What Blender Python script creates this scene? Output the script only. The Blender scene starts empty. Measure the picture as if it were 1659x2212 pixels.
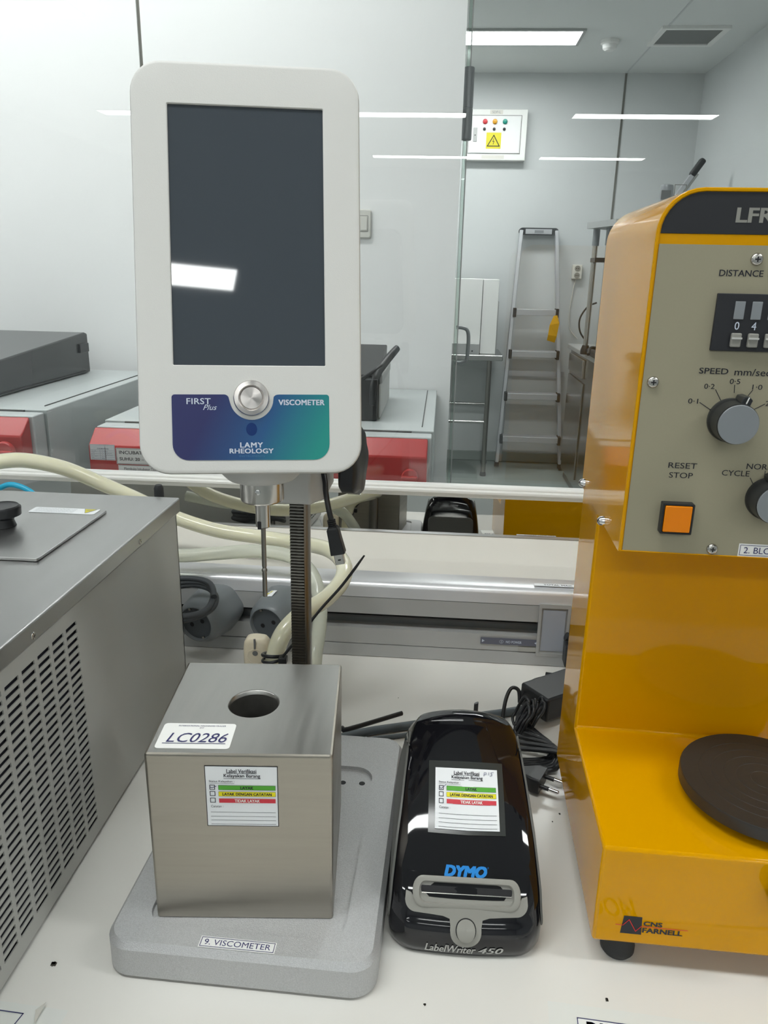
import bpy, bmesh, math, random
from mathutils import Vector, Matrix
from math import sin, cos, pi, radians
random.seed(7)
S = bpy.context.scene
COL = S.collection

# ------------------------------------------------------------------ camera, world, exposure
def camera():
    yaw, pitch, roll = radians(4.0), radians(17.4), radians(1.22)
    f = Vector((-sin(yaw)*cos(pitch), cos(yaw)*cos(pitch), -sin(pitch)))
    r = Vector((cos(yaw), sin(yaw), 0)); u = r.cross(f)
    r2 = cos(roll)*r + sin(roll)*u; u2 = -sin(roll)*r + cos(roll)*u
    cd = bpy.data.cameras.new('camera'); cam = bpy.data.objects.new('camera', cd); COL.objects.link(cam)
    cd.sensor_fit = 'HORIZONTAL'; cd.sensor_width = 36; cd.lens = 1650/1659*36; cd.clip_start = .02; cd.clip_end = 60
    M = Matrix((r2, u2, -f)).transposed().to_4x4(); M.translation = (0, 0, .54); cam.matrix_world = M
    S.camera = cam
camera()
W = bpy.data.worlds.new('world'); S.world = W; W.use_nodes = True
W.node_tree.nodes['Background'].inputs[0].default_value = (.9, .95, 1, 1)
W.node_tree.nodes['Background'].inputs[1].default_value = .3
S.view_settings.view_transform = 'Standard'; S.view_settings.look = 'None'
S.view_settings.gamma = 1; S.view_settings.use_curve_mapping = False
S.view_settings.exposure = 0.45
LAMP = 16.5          # diffuser strength of the ceiling lights, near room
LAMP_FAR = 19.0      # the same, rooms behind the window
S.cycles.max_bounces = 10; S.cycles.transparent_max_bounces = 12
S.cycles.use_denoising = True

# ------------------------------------------------------------------ materials
def mat(name, col, rough=.5, metal=0., spec=.5, noise=0., nscale=40., bump=0., bscale=200., coat=0., aniso=0., stretch=None,
        trans=0., ior=1.45, emit=None, estr=0., alpha=1., rnoise=0., sss=0.):
    m = bpy.data.materials.new(name); m.use_nodes = True
    nt = m.node_tree; b = nt.nodes['Principled BSDF']
    I = b.inputs
    I['Base Color'].default_value = (*col, 1); I['Roughness'].default_value = rough; I['Metallic'].default_value = metal
    I['Specular IOR Level'].default_value = spec; I['Coat Weight'].default_value = coat; I['Coat Roughness'].default_value = .05
    I['Transmission Weight'].default_value = trans; I['IOR'].default_value = ior; I['Alpha'].default_value = alpha
    I['Anisotropic'].default_value = aniso
    if sss: I['Subsurface Weight'].default_value = sss; I['Subsurface Radius'].default_value = (.01, .01, .006); I['Subsurface Scale'].default_value = 1
    if emit: I['Emission Color'].default_value = (*emit, 1); I['Emission Strength'].default_value = estr
    tc = nt.nodes.new('ShaderNodeTexCoord'); src = tc.outputs['Object']
    if stretch:
        mp = nt.nodes.new('ShaderNodeMapping'); mp.inputs['Scale'].default_value = stretch
        nt.links.new(src, mp.inputs[0]); src = mp.outputs[0]
    if noise or rnoise:
        n = nt.nodes.new('ShaderNodeTexNoise'); n.inputs['Scale'].default_value = nscale; n.inputs['Detail'].default_value = 5
        nt.links.new(src, n.inputs[0])
        if noise:
            mx = nt.nodes.new('ShaderNodeMix'); mx.data_type = 'RGBA'
            mx.inputs[6].default_value = (*[max(0, c*(1-noise)) for c in col], 1)
            mx.inputs[7].default_value = (*[min(1, c*(1+noise)) for c in col], 1)
            nt.links.new(n.outputs[0], mx.inputs[0]); nt.links.new(mx.outputs[2], I['Base Color'])
        if rnoise:
            mr = nt.nodes.new('ShaderNodeMapRange'); mr.inputs[1].default_value = .3; mr.inputs[2].default_value = .7
            mr.inputs[3].default_value = max(0, rough-rnoise); mr.inputs[4].default_value = rough+rnoise
            nt.links.new(n.outputs[0], mr.inputs[0]); nt.links.new(mr.outputs[0], I['Roughness'])
    if bump:
        n2 = nt.nodes.new('ShaderNodeTexNoise'); n2.inputs['Scale'].default_value = bscale; n2.inputs['Detail'].default_value = 3
        nt.links.new(src, n2.inputs[0])
        bp = nt.nodes.new('ShaderNodeBump'); bp.inputs['Strength'].default_value = bump; bp.inputs['Distance'].default_value = .001
        nt.links.new(n2.outputs[0], bp.inputs['Height']); nt.links.new(bp.outputs[0], I['Normal'])
    return m
def glass(name, tint, refl=1.0, ior=1.5):
    """thin sheet glass: clear pass-through plus a Fresnel mirror"""
    m = bpy.data.materials.new(name); m.use_nodes = True; nt = m.node_tree; nt.nodes.clear()
    o = nt.nodes.new('ShaderNodeOutputMaterial'); t = nt.nodes.new('ShaderNodeBsdfTransparent'); g = nt.nodes.new('ShaderNodeBsdfGlossy')
    t.inputs[0].default_value = (*tint, 1); g.inputs['Roughness'].default_value = .0; g.inputs[0].default_value = (refl, refl, refl, 1)
    f = nt.nodes.new('ShaderNodeFresnel'); f.inputs[0].default_value = ior
    mx = nt.nodes.new('ShaderNodeMixShader'); nt.links.new(f.outputs[0], mx.inputs[0]); nt.links.new(t.outputs[0], mx.inputs[1]); nt.links.new(g.outputs[0], mx.inputs[2])
    nt.links.new(mx.outputs[0], o.inputs[0]); return m
def ramp2(name, c0, c1, axis_scale, rough=.3):
    """printed two-colour gradient across the plate (generated x)"""
    m = mat(name, c0, rough); nt = m.node_tree; b = nt.nodes['Principled BSDF']
    tc = nt.nodes.new('ShaderNodeTexCoord'); sp = nt.nodes.new('ShaderNodeSeparateXYZ'); nt.links.new(tc.outputs['Generated'], sp.inputs[0])
    mu = nt.nodes.new('ShaderNodeMath'); mu.operation = 'MULTIPLY_ADD'; mu.inputs[1].default_value = -.18; nt.links.new(sp.outputs[2], mu.inputs[0]); nt.links.new(sp.outputs[0], mu.inputs[2])
    cr = nt.nodes.new('ShaderNodeValToRGB'); nt.links.new(mu.outputs[0], cr.inputs[0])
    e = cr.color_ramp.elements; e[0].position = .1; e[0].color = (*c0, 1); e[1].position = .9; e[1].color = (*c1, 1)
    k = cr.color_ramp.elements.new(.5); k.color = (.008, .075, .21, 1)
    nt.links.new(cr.outputs[0], b.inputs['Base Color']); return m

M = {}
def D(k, *a, **kw): M[k] = mat(k, *a, **kw)
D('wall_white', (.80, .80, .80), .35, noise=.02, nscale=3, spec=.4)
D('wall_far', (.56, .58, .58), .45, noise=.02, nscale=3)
D('wall_room', (.55, .57, .58), .6)
D('ceiling_white', (.70, .72, .71), .6)
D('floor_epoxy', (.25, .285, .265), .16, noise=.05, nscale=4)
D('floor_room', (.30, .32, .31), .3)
D('bench_white', (.72, .705, .665), .24, noise=.015, nscale=12)
D('sill_paint', (.66, .64, .585), .42, bump=.25, bscale=25, noise=.03, nscale=20)
D('sill_bar', (.78, .78, .75), .35, bump=.15, bscale=60)
D('mirror_steel', (.62, .62, .60), .015, 1, noise=.03, nscale=8)
D('alu', (.70, .71, .73), .34, .5, noise=.02, nscale=30, stretch=(2, 80, 80))
D('alu_panel', (.40, .405, .40), .45, .3)
D('alu_channel', (.13, .14, .145), .4, .3)
D('seam_dark', (.10, .10, .10), .5, .5)
D('black_line', (.01, .01, .012), .6)
D('steel_brushed', (.37, .345, .30), .34, 1, noise=.12, nscale=9, rnoise=.06, bump=.05, bscale=260, stretch=(1, 1, 18), aniso=.4)
D('steel_top', (.42, .415, .395), .36, 1, noise=.14, nscale=11, rnoise=.07, bump=.04, bscale=300, stretch=(10, 1, 1))
D('bath_top', (.46, .46, .455), .36, 1, noise=.05, nscale=8, rnoise=.04, bump=.05, bscale=400, stretch=(8, 1, 1))
D('bath_side', (.47, .47, .445), .5, .25, noise=.02, nscale=6)
D('bath_inner', (.012, .012, .02), .7)
D('steel', (.55, .53, .50), .22, 1)
D('steel_dark', (.25, .24, .22), .3, 1)
D('chrome', (.72, .72, .72), .14, 1)
D('button_metal', (.62, .60, .58), .24, 1, aniso=.7)
D('white_plastic', (.63, .625, .60), .42, bump=.12, bscale=1400, noise=.01, nscale=5)
D('grey_white', (.50, .50, .48), .45, bump=.1, bscale=900)
D('screen', (.050, .060, .072), .03, spec=.8)
D('black_plastic', (.016, .017, .019), .38)
D('black_gloss', (.006, .006, .008), .05, spec=.5, coat=.35)
D('black_satin', (.022, .024, .026), .3)
D('rubber', (.022, .024, .026), .6)
D('rubber_grey', (.045, .05, .055), .5)
D('lw_grey', (.095, .095, .088), .42)
D('lw_bezel', (.27, .265, .24), .38, noise=.03, nscale=60)
D('base_grey', (.50, .505, .51), .40, .40, bump=.5, bscale=1300, noise=.28, nscale=1100)
D('yellow', (.65, .305, .0), .06, spec=.30)
D('yellow_plain', (.72, .36, .004), .3)
D('panel_grey', (.31, .285, .20), .55, noise=.03, nscale=900)
D('panel_black', (.017, .018, .022), .5)
D('amber', (.80, .22, .002), .2, sss=.1)
D('disc', (.028, .026, .024), .38, bump=.1, bscale=600)
D('knob_cap', (.36, .38, .40), .3, .7)
D('paper', (.78, .80, .82), .5)
D('paper_white', (.80, .80, .78), .45)
D('tape', (.70, .71, .68), .12)
D('clear_tape_dark', (.035, .038, .036), .16)
D('ink', (.012, .012, .02), .6)
D('ink_blue', (.03, .03, .12), .6)
D('ink_pale', (.55, .60, .70), .5)
D('ink_white', (.75, .75, .72), .5)
D('ink_grey', (.30, .32, .33), .5)
D('dymo_blue', (.01, .22, .62), .4)
D('green_print', (.08, .36, .03), .5)
D('yellow_print', (.78, .70, .005), .5)
D('red_print', (.58, .03, .05), .5)
D('red_line', (.65, .02, .02), .5)
D('hazard', (.70, .62, .02), .45)
D('incubator_grey', (.52, .55, .55), .4, .15, noise=.02, nscale=30)
D('incubator_red', (.47, .028, .028), .32)
D('dark_device', (.030, .032, .034), .22)
D('switch_white', (.62, .61, .57), .35)
D('cream_plastic', (.74, .66, .50), .35, sss=.1)
D('socket_grey', (.16, .175, .185), .33)
D('socket_inner', (.085, .095, .105), .4)
D('cable_grey', (.10, .12, .13), .4)
D('cyan_cable', (.02, .38, .60), .35)
D('hinge_grey', (.26, .27, .28), .38, .3)
D('ladder_alu', (.50, .51, .53), .35, .5)
D('far_steel', (.36, .36, .35), .2, 1)
D('orange_tag', (.70, .36, .01), .6)
D('red_lamp', (.65, .03, .04), .3); D('amber_lamp', (.80, .38, .01), .3); D('green_lamp', (.0, .28, .22), .3)
D('vent_grey', (.16, .165, .165), .6)
D('dirt', (.05, .045, .035), .9)
D('hose', (.74, .72, .55), .16, spec=.6, sss=.35, coat=.2, noise=.05, nscale=14)
D('hose_clear', (.80, .82, .72), .14, trans=.55, ior=1.15, coat=.3)
M['window_glass'] = glass('window_glass', (.975, .985, .98), .95)
M['door_glass'] = glass('door_glass', (.80, .86, .83))
M['brand_gradient'] = ramp2('brand_gradient', (.012, .016, .10), (.004, .24, .21), 1)
def emitter(name, col, s):
    m = bpy.data.materials.new(name); m.use_nodes = True; nt = m.node_tree; nt.nodes.clear()
    o = nt.nodes.new('ShaderNodeOutputMaterial'); e = nt.nodes.new('ShaderNodeEmission'); e.inputs[0].default_value = (*col, 1); e.inputs[1].default_value = s
    nt.links.new(e.outputs[0], o.inputs[0]); return m
M['lamp'] = emitter('lamp', (.97, 1, .985), LAMP)
M['lamp_far'] = emitter('lamp_far', (.97, 1, .99), LAMP_FAR)

# ------------------------------------------------------------------ mesh helpers
ORIG = {}
def V(*a): return Vector(a)
def ident(u, v, w): return Vector((u, v, w))
def yawframe(x, y, z, deg):
    a = radians(deg); ca, sa = cos(a), sin(a)
    return lambda u, v, w: Vector((x + u*ca - v*sa, y + u*sa + v*ca, z + w))
def axisframe(o, d, up=(0, 0, 1)):
    """w runs along d from o; u, v across"""
    o = Vector(o); d = Vector(d).normalized(); up = Vector(up)
    if abs(d.dot(up)) > .98: up = Vector((0, 1, 0))
    u = up.cross(d).normalized(); v = d.cross(u)
    return lambda a, b, c: o + a*u + b*v + c*d
class MB:
    def __init__(s): s.v = []; s.f = []; s.mi = []; s.cur = 0
    def add(s, pts): k = len(s.v); s.v += [tuple(p) for p in pts]; return list(range(k, k+len(pts)))
    def face(s, idx): s.f.append(tuple(idx)); s.mi.append(s.cur)
    def poly(s, pts): s.face(s.add(pts))
    def box(s, lo, hi, fr=ident):
        (a, b, c), (d, e, g) = lo, hi
        i = s.add([fr(*p) for p in ((a,b,c),(d,b,c),(d,e,c),(a,e,c),(a,b,g),(d,b,g),(d,e,g),(a,e,g))])
        for q in ((3,2,1,0),(4,5,6,7),(0,1,5,4),(1,2,6,5),(2,3,7,6),(3,0,4,7)): s.face([i[k] for k in q])
        return s
    def loft(s, loops, cap0=True, cap1=True, closed=True):
        ids = [s.add(l) for l in loops]; n = len(ids[0])
        for A, B in zip(ids, ids[1:]):
            for k in range(n if closed else n-1):
                j = (k+1) % n; s.face((A[k], A[j], B[j], B[k]))
        if cap0: s.face(ids[0][::-1])
        if cap1: s.face(ids[-1])
        return s
    def lathe(s, prof, fr, n=28, cap0=True, cap1=True, sx=1, sy=1):
        return s.loft([[fr(r*cos(2*pi*k/n)*sx, r*sin(2*pi*k/n)*sy, w) for k in range(n)] for r, w in prof], cap0, cap1)
    def tube(s, pts, r, n=10, smooth=True, seg=6, cap=True, flat=1., closed=False):
        P = [Vector(p) for p in pts]
        if smooth: P = spline(P, seg)
        R = r if callable(r) else (lambda t: r)
        N = len(P); T = [((P[min(i+1, N-1)]-P[max(i-1, 0)])).normalized() for i in range(N)]
        u = T[0].orthogonal().normalized()
        if abs(T[0].z) < .9: u = T[0].cross(Vector((0, 0, 1))).normalized()
        loops = []
        for i in range(N):
            u = (u - T[i]*u.dot(T[i])).normalized(); w = T[i].cross(u); rr_ = R(i/(N-1))
            loops.append([P[i] + u*cos(2*pi*k/n)*rr_ + w*sin(2*pi*k/n)*rr_*flat for k in range(n)])
        return s.loft(loops, cap, cap)
    def prism(s, outline, w0, w1, fr=ident):
        return s.loft([[fr(a, b, w0) for a, b in outline], [fr(a, b, w1) for a, b in outline]])
    def sheet(s, outline, fr, h=0.):
        s.poly([fr(a, b, h) for a, b in outline]); return s
    def rect(s, u0, v0, u1, v1, fr, h=0., nu=1, nv=1):
        ids = [s.add([fr(u0+(u1-u0)*i/nu, v0+(v1-v0)*j/nv, h) for i in range(nu+1)]) for j in range(nv+1)]
        for j in range(nv):
            for i in range(nu): s.face((ids[j][i], ids[j][i+1], ids[j+1][i+1], ids[j+1][i]))
        return s
    def build(s, name, m, parent=None, bevel=0., smooth=30, flip=False, recalc=True, **props):
        o0 = ORIG.get(parent.name, Vector((0, 0, 0))) if parent else Vector((0, 0, 0))
        me = bpy.data.meshes.new(name); me.from_pydata([tuple(Vector(p)-o0) for p in s.v], [], s.f)
        ms = m if isinstance(m, (list, tuple)) else [m]
        for k in ms: me.materials.append(M[k])
        if len(ms) > 1:
            for p, i in zip(me.polygons, s.mi): p.material_index = i
        if recalc:
            bm = bmesh.new(); bm.from_mesh(me); bmesh.ops.recalc_face_normals(bm, faces=bm.faces); bm.to_mesh(me); bm.free()
        me.update()
        if smooth is not None:
            me.shade_smooth(); me.set_sharp_from_angle(angle=radians(smooth))
        o = bpy.data.objects.new(name, me); COL.objects.link(o)
        if parent: o.parent = parent; ORIG[o.name] = o0
        if bevel:
            b = o.modifiers.new('bevel', 'BEVEL'); b.width = bevel; b.segments = 2; b.limit_method = 'ANGLE'; b.angle_limit = radians(40); b.harden_normals = False
        if smooth is not None:
            wn = o.modifiers.new('weighted', 'WEIGHTED_NORMAL'); wn.keep_sharp = True; wn.weight = 60
        for k, v in props.items(): o[k] = v
        return o
def spline(P, seg=6):
    out = []; n = len(P)
    for i in range(n-1):
        p0, p1, p2, p3 = P[max(i-1, 0)], P[i], P[i+1], P[min(i+2, n-1)]
        for k in range(seg):
            t = k/seg
            out.append(.5*((2*p1) + (p2-p0)*t + (2*p0-5*p1+4*p2-p3)*t*t + (3*p1-p0-3*p2+p3)*t**3))
    out.append(P[-1]); return out
def rr(x0, y0, x1, y1, r, k=5):
    """rounded rectangle, counter-clockwise from the lower right corner"""
    r = max(min(r, (x1-x0)/2-1e-6, (y1-y0)/2-1e-6), 1e-6); pts = []
    for cx, cy, a0 in ((x1-r, y0+r, -90), (x1-r, y1-r, 0), (x0+r, y1-r, 90), (x0+r, y0+r, 180)):
        for i in range(k+1):
            a = radians(a0+90*i/k); pts.append((cx+r*cos(a), cy+r*sin(a)))
    return pts
def circ(cx, cy, r, n=24, ry=None): return [(cx+r*cos(2*pi*k/n), cy+(ry or r)*sin(2*pi*k/n)) for k in range(n)]
def root(name, label, cat, loc=(0, 0, 0), group=None, kind=None):
    o = bpy.data.objects.new(name, None); o.empty_display_size = .05; COL.objects.link(o); o.location = loc
    ORIG[o.name] = Vector(loc); o['label'] = label; o['category'] = cat
    if group: o['group'] = group
    if kind: o['kind'] = kind
    return o
def tag(o, label, cat, group=None):
    o['label'] = label; o['category'] = cat
    if group: o['group'] = group
    return o
def dup(r, loc, label=None):
    def cp(o, parent):
        c = o.copy(); COL.objects.link(c); c.parent = parent
        for ch in [x for x in o.children]: cp(ch, c)
        return c
    c = cp(r, None); c.location = loc; ORIG[c.name] = Vector(loc)
    if label: c['label'] = label
    return c
_fonts = {}
def text_geo(s, box, bold=0., shear=0., space=1.):
    """filled letters fitted into box (u0,v0,u1,v1): returns points, faces"""
    cu = bpy.data.curves.new('t', 'FONT'); cu.body = s; cu.resolution_u = 3; cu.offset = bold; cu.shear = shear; cu.space_character = space
    o = bpy.data.objects.new('t', cu); me = bpy.data.meshes.new_from_object(o)
    P = [(v.co.x, v.co.y) for v in me.vertices]; F = [tuple(p.vertices) for p in me.polygons]
    bpy.data.objects.remove(o); bpy.data.curves.remove(cu); bpy.data.meshes.remove(me)
    x0 = min(p[0] for p in P); x1 = max(p[0] for p in P); y0 = min(p[1] for p in P); y1 = max(p[1] for p in P)
    a, b, c, d = box
    return [(a+(x-x0)/(x1-x0)*(c-a), b+(y-y0)/(y1-y0)*(d-b)) for x, y in P], F
def add_text(mb, s, box, fr, h=.0003, bold=0., shear=0., space=1.):
    """heavier strokes come from a few slightly shifted copies of the letters"""
    w = bold*(box[3]-box[1])*1.6; b2 = (box[0]+w, box[1]+w*.5, box[2]-w, box[3]-w*.5)
    P, F = text_geo(s, b2, 0., shear, space)
    for i, (dx, dy) in enumerate(((0, 0),) if not bold else ((-1, -.5), (1, -.5), (1, .5), (-1, .5), (0, 0))):
        ids = mb.add([fr(a+dx*w, b+dy*w, h+i*.000004) for a, b in P])
        for f in F: mb.face([ids[k] for k in f])
def line(mb, pts, w, fr, h=.0003, closed=False):
    pts = [Vector((p[0], p[1], 0)) for p in pts]
    if closed: pts = pts + [pts[0]]
    for a, b in zip(pts, pts[1:]):
        d = (b-a); L = d.length
        if L < 1e-9: continue
        d /= L; n = Vector((-d.y, d.x, 0))*w/2; e = d*w/2
        mb.poly([fr(p.x, p.y, h) for p in (a-e-n, b+e-n, b+e+n, a-e+n)])
def screw(parent, fr, u, v, r, name='screw', m='steel', h=.0018):
    """domed cross-head screw standing on the (u, v) face of frame fr"""
    mb = MB(); g = lambda a, b, c: fr(u+a, v+b, c)
    mb.lathe([(r, 0), (r, h*.3), (r*.85, h*.75), (r*.5, h)], g, 18)
    o = mb.build(name, m, parent, smooth=50)
    k = MB(); k.rect(-r*.42, -r*.1, r*.42, r*.1, g, h*1.03); k.rect(-r*.1, -r*.42, r*.1, r*.42, g, h*1.04)
    k.build('cross_slot', 'black_line', o)
    return o

FL = -.90; CE = 1.90; CN = 2.05
# ------------------------------------------------------------------ setting: near room
def struct(name, lo, hi, m, bevel=0.):
    o = MB().box(lo, hi).build(name, m, None, bevel=bevel, smooth=None); o['kind'] = 'structure'; return o
struct('floor', (-4.6, -10.2, FL-.1), (3.6, 1.165, FL), 'floor_room')
struct('ceiling', (-4.6, -10.2, CN), (3.6, 1.165, CN+.1), 'ceiling_white')
struct('wall_back', (-4.6, -10.3, FL), (3.6, -10.2, CN), 'wall_room')
struct('wall_left', (-4.7, -10.2, FL), (-4.6, 1.165, CN), 'wall_room')
struct('wall_right', (3.6, -10.2, FL), (3.7, 1.165, CN), 'wall_room')
struct('wall_front', (-4.6, 1.165, FL), (3.6, 1.245, .14), 'wall_white')
struct('wall_front_side', (-4.6, 1.165, .14), (-2.6, 1.245, CN), 'wall_white')
struct('wall_front_side', (2.6, 1.165, .14), (3.6, 1.245, CN), 'wall_white')
struct('wall_front_head', (-2.6, 1.165, CE), (2.6, 1.245, CN), 'wall_white')
win = root('window_1', 'long fixed window above the bench', 'window', (0, 1.165, .14), kind='structure'); del win['category']
MB().box((-2.6, 1.178, .20), (2.6, 1.186, CE)).build('glass_pane', 'window_glass', win, smooth=None)
MB().box((-2.6, 1.158, .2045), (2.6, 1.178, .2235)).build('glazing_bead', 'sill_bar', win, bevel=.003)
MB().box((-2.6, 1.1545, .2110), (2.6, 1.1605, .2180)).build('glazing_bead', 'sill_bar', win, bevel=.002)
MB().loft([[V(x, p, q) for p, q in ((1.1630, .1410), (1.1672, .2045), (1.1775, .2045), (1.1775, .1410))] for x in (-2.6, 2.6)]).build('mirror_strip', 'mirror_steel', win, smooth=None)
# painted sill board with rounded nose, under the strip
mb = MB()
prof = [(1.166, .100), (1.166, .1410), (1.120, .1135), (1.113, .1125), (1.062, .1120), (1.058, .1110), (1.058, .100)]
mb.loft([[V(x, a, b) for a, b in prof] for x in (-2.6, 2.6)])
o = mb.build('trim_1', 'sill_paint'); o['kind'] = 'structure'
mb = MB().box((-2.6, 1.050, .0), (2.6, 1.165, .100)); o = mb.build('trim_2', 'wall_white'); o['kind'] = 'structure'

# the bench
bench = root('lab_bench', 'long white glossy laboratory bench top carrying all the instruments', 'bench', (0, .6, FL))
MB().box((-3.2, .14, -.035), (2.8, 1.12, 0)).build('worktop', 'bench_white', bench, bevel=.002)
for x in (-3.15, -1.2, .8, 2.7):
    MB().box((x, .2, FL), (x+.05, 1.1, -.035)).build('end_panel', 'grey_white', bench)
MB().box((-3.15, 1.08, FL), (2.75, 1.1, -.035)).build('back_panel', 'grey_white', bench)

# aluminium power trunking along the back of the bench
tr = root('power_trunking', 'long silver aluminium power trunking along the back of the bench', 'trunking', (0, 1.03, 0))
def run(prof, x0, x1, name, m, smooth=40, **k):
    return MB().loft([[V(x, a, b) for a, b in prof] for x in (x0, x1)]).build(name, m, tr, smooth=smooth, **k)
run([(1.050, .112), (1.050, .1182), (1.030, .1180), (1.019, .1165), (1.013, .113), (1.0105, .108), (1.010, .0935), (1.03, .0935)], -2.6, 2.6, 'top_cover', 'alu')
run([(1.0105, .067), (1.0102, .0925), (1.03, .0925), (1.03, .067)], -2.6, .1535, 'upper_panel', 'alu_panel')
run([(1.0105, .067), (1.0102, .0925), (1.03, .0925), (1.03, .067)], .198, 2.6, 'upper_panel', 'alu_panel')
run([(1.030, .044), (1.030, .068), (1.034, .068), (1.034, .044)], -2.6, 2.6, 'channel', 'alu_channel')
run([(1.0225, .056), (1.0225, .0585), (1.03, .0585), (1.03, .056)], -2.6, .1535, 'cable_guide', 'seam_dark')
run([(1.010, .0195), (1.0105, .0445), (1.03, .0445), (1.03, .0195)], -2.6, 2.6, 'lower_panel', 'alu_panel')
run([(1.006, .001), (1.009, .0185), (1.03, .0185), (1.03, .001)], -2.6, 2.6, 'foot_rail', 'alu_panel')
run([(1.034, .001), (1.034, .1175), (1.05, .1175), (1.05, .001)], -2.6, 2.6, 'backing', 'alu_channel')
fr = lambda u, v, h: V(u, 1.0098-h, v)
pl = MB().loft([[fr(a, b, 0) for a, b in rr(.1535, .0145, .198, .0965, .001, 2)], [fr(a, b, .002) for a, b in rr(.1535, .0145, .198, .0965, .001, 2)],
     [fr(a, b, .002) for a, b in rr(.1575, .0195, .194, .0905, .001, 2)], [fr(a, b, -.001) for a, b in rr(.1575, .0195, .194, .0905, .001, 2)]], False, True).build('blank_module', 'alu_panel', tr, smooth=20)
MB().rect(.160, .023, .192, .087, fr, .0005).build('module_window', 'ink_pale', pl, label='pale blue-grey window of the blank module').data.materials[0] = mat('module_pale', (.30, .32, .36), .25)
mb = MB(); mb.rect(.0735, .0296, .1567, .0400, fr, .0012); st = mb.build('no_power_sticker', 'cable_grey', tr, label='dark grey sticker reading NO POWER')
st.data.materials[0] = mat('sticker_slate', (.10, .105, .14), .4)
mb = MB(); add_text(mb, 'NO POWER', (.110, .0325, .1325, .0365), fr, .0016, bold=.01); line(mb, circ(.1035, .0345, .0026, 16), .0006, fr, .0016, True)
line(mb, [(.1042, .0362), (.1028, .0347), (.1042, .0342), (.1030, .0328)], .0005, fr, .0016)
mb.poly([fr(.0755, .0372, .0016), fr(.0755, .0322, .0016), fr(.0795, .0347, .0016)]); mb.poly([fr(.1545, .0372, .0016), fr(.1545, .0322, .0016), fr(.1505, .0347, .0016)])
mb.build('lettering', 'ink_pale', st)
mb = MB(); mb.rect(.128, .0205, .1565, .0275, fr, .0012); st2 = mb.build('small_sticker', 'alu', tr); st2.data.materials[0] = mat('sticker_worn', (.34, .34, .32), .4)
tf = lambda u, v, h: V(u, v, .1186+h)
mb = MB(); mb.rect(.146, 1.021, .215, 1.030, lambda u, v, h: V(u, v, .1190), 0); st3 = mb.build('rating_sticker', 'paper', tr, label='white sticker reading TOTAL MAX on the trunking top')
mb = MB(); add_text(mb, 'TOTAL MAX 16A', (.159, 1.0235, .213, 1.0275), lambda u, v, h: V(u, v, .1193), 0, bold=.01); mb.build('lettering', 'ink', st3)

# grey round socket housings on the trunking
def socket(label, back, face):
    back, face = Vector(back), Vector(face); d = face-back; L = d.length
    t = root('socket_outlet', label, 'socket', back, group='grey socket housings on the trunking')
    fr = axisframe(back, d); hexl = lambda r, w, q: [fr((r*(1+q*cos(6*(a)))) * cos(a), (r*(1+q*cos(6*a)))*sin(a), w) for a in [2*pi*k/48 for k in range(48)]]
    mb = MB()
    mb.loft([hexl(.036, -.012, .03), hexl(.0375, .004, .035), hexl(.0355, L*.45, .03), hexl(.0330, L*.82, .012), hexl(.0290, L*.97, 0), hexl(.0262, L*1.03, 0), hexl(.0250, L*1.035, 0), hexl(.0244, L*1.02, 0), hexl(.0240, L*.95, 0)], True, False)
    mb.build('housing', 'socket_grey', t, smooth=50)
    mb = MB(); mb.lathe([(.0241, L*.945), (.0241, L*.95)], fr, 32); f = mb.build('socket_well', 'socket_inner', t)
    for a in (25, 205):
        mb = MB(); p = (.0095*cos(radians(a)), .0095*sin(radians(a)))
        g = lambda x, y, z, p=p: fr(x+p[0], y+p[1], z)
        mb.lathe([(.0032, L*.95+.0002), (.0032, L*.95+.0006)], g, 14); mb.build('pin_hole', 'black_line', f)
    for a in (115, 295):
        ca, sa = cos(radians(a)), sin(radians(a))
        mb = MB(); g = lambda x, y, z: fr(x*ca-y*sa, x*sa+y*ca, z)
        mb.box((.0208, -.0018, L*.95), (.0240, .0018, L*1.0), g); mb.build('earth_clip', 'steel', f)
    return t, fr, L
socket('grey round mains socket below the coiled black cable', (-.3130, 1.009, .0660), (-.3280, .955, .0640))
t, sf, L = socket('grey round mains socket half behind the white hose, nearer the instrument pole', (-.2120, 1.009, .0690), (-.2270, .957, .0670))
hz = MB()
def on_sock(u, v, h):
    a = radians(112)+u/.034; r = .0352+h - max(0, v)*.18
    return sf(r*cos(a), r*sin(a), L*.45+v)
hz.rect(-.011, -.007, .009, .010, on_sock, .0012, 5, 3); s0 = hz.build('warning_sticker', 'paper', t, label='white sticker with worn yellow warning triangle')
hz = MB(); hz.poly([on_sock(-.007, -.004, .0018), on_sock(.006, -.003, .0018), on_sock(-.001, .008, .0018)]); hz.build('triangle', 'hazard', s0)

# coiled black mains cable resting on the left socket
P = []
for i in range(40):
    a = 2*pi*i/14.; k = i/39
    P.append(V(-.341+.050*cos(a)*(1-.06*sin(i)), .925+.042*sin(a), .1200 + .010*sin(a) - .016*k + .002*sin(i*1.3)))
P.append(V(-.42, .955, .09))
tag(MB().tube(P, .0042, 10, seg=4).build('mains_cable', 'rubber_grey', smooth=60), 'thick black mains cable coiled on top of the left grey socket', 'cable')

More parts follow.
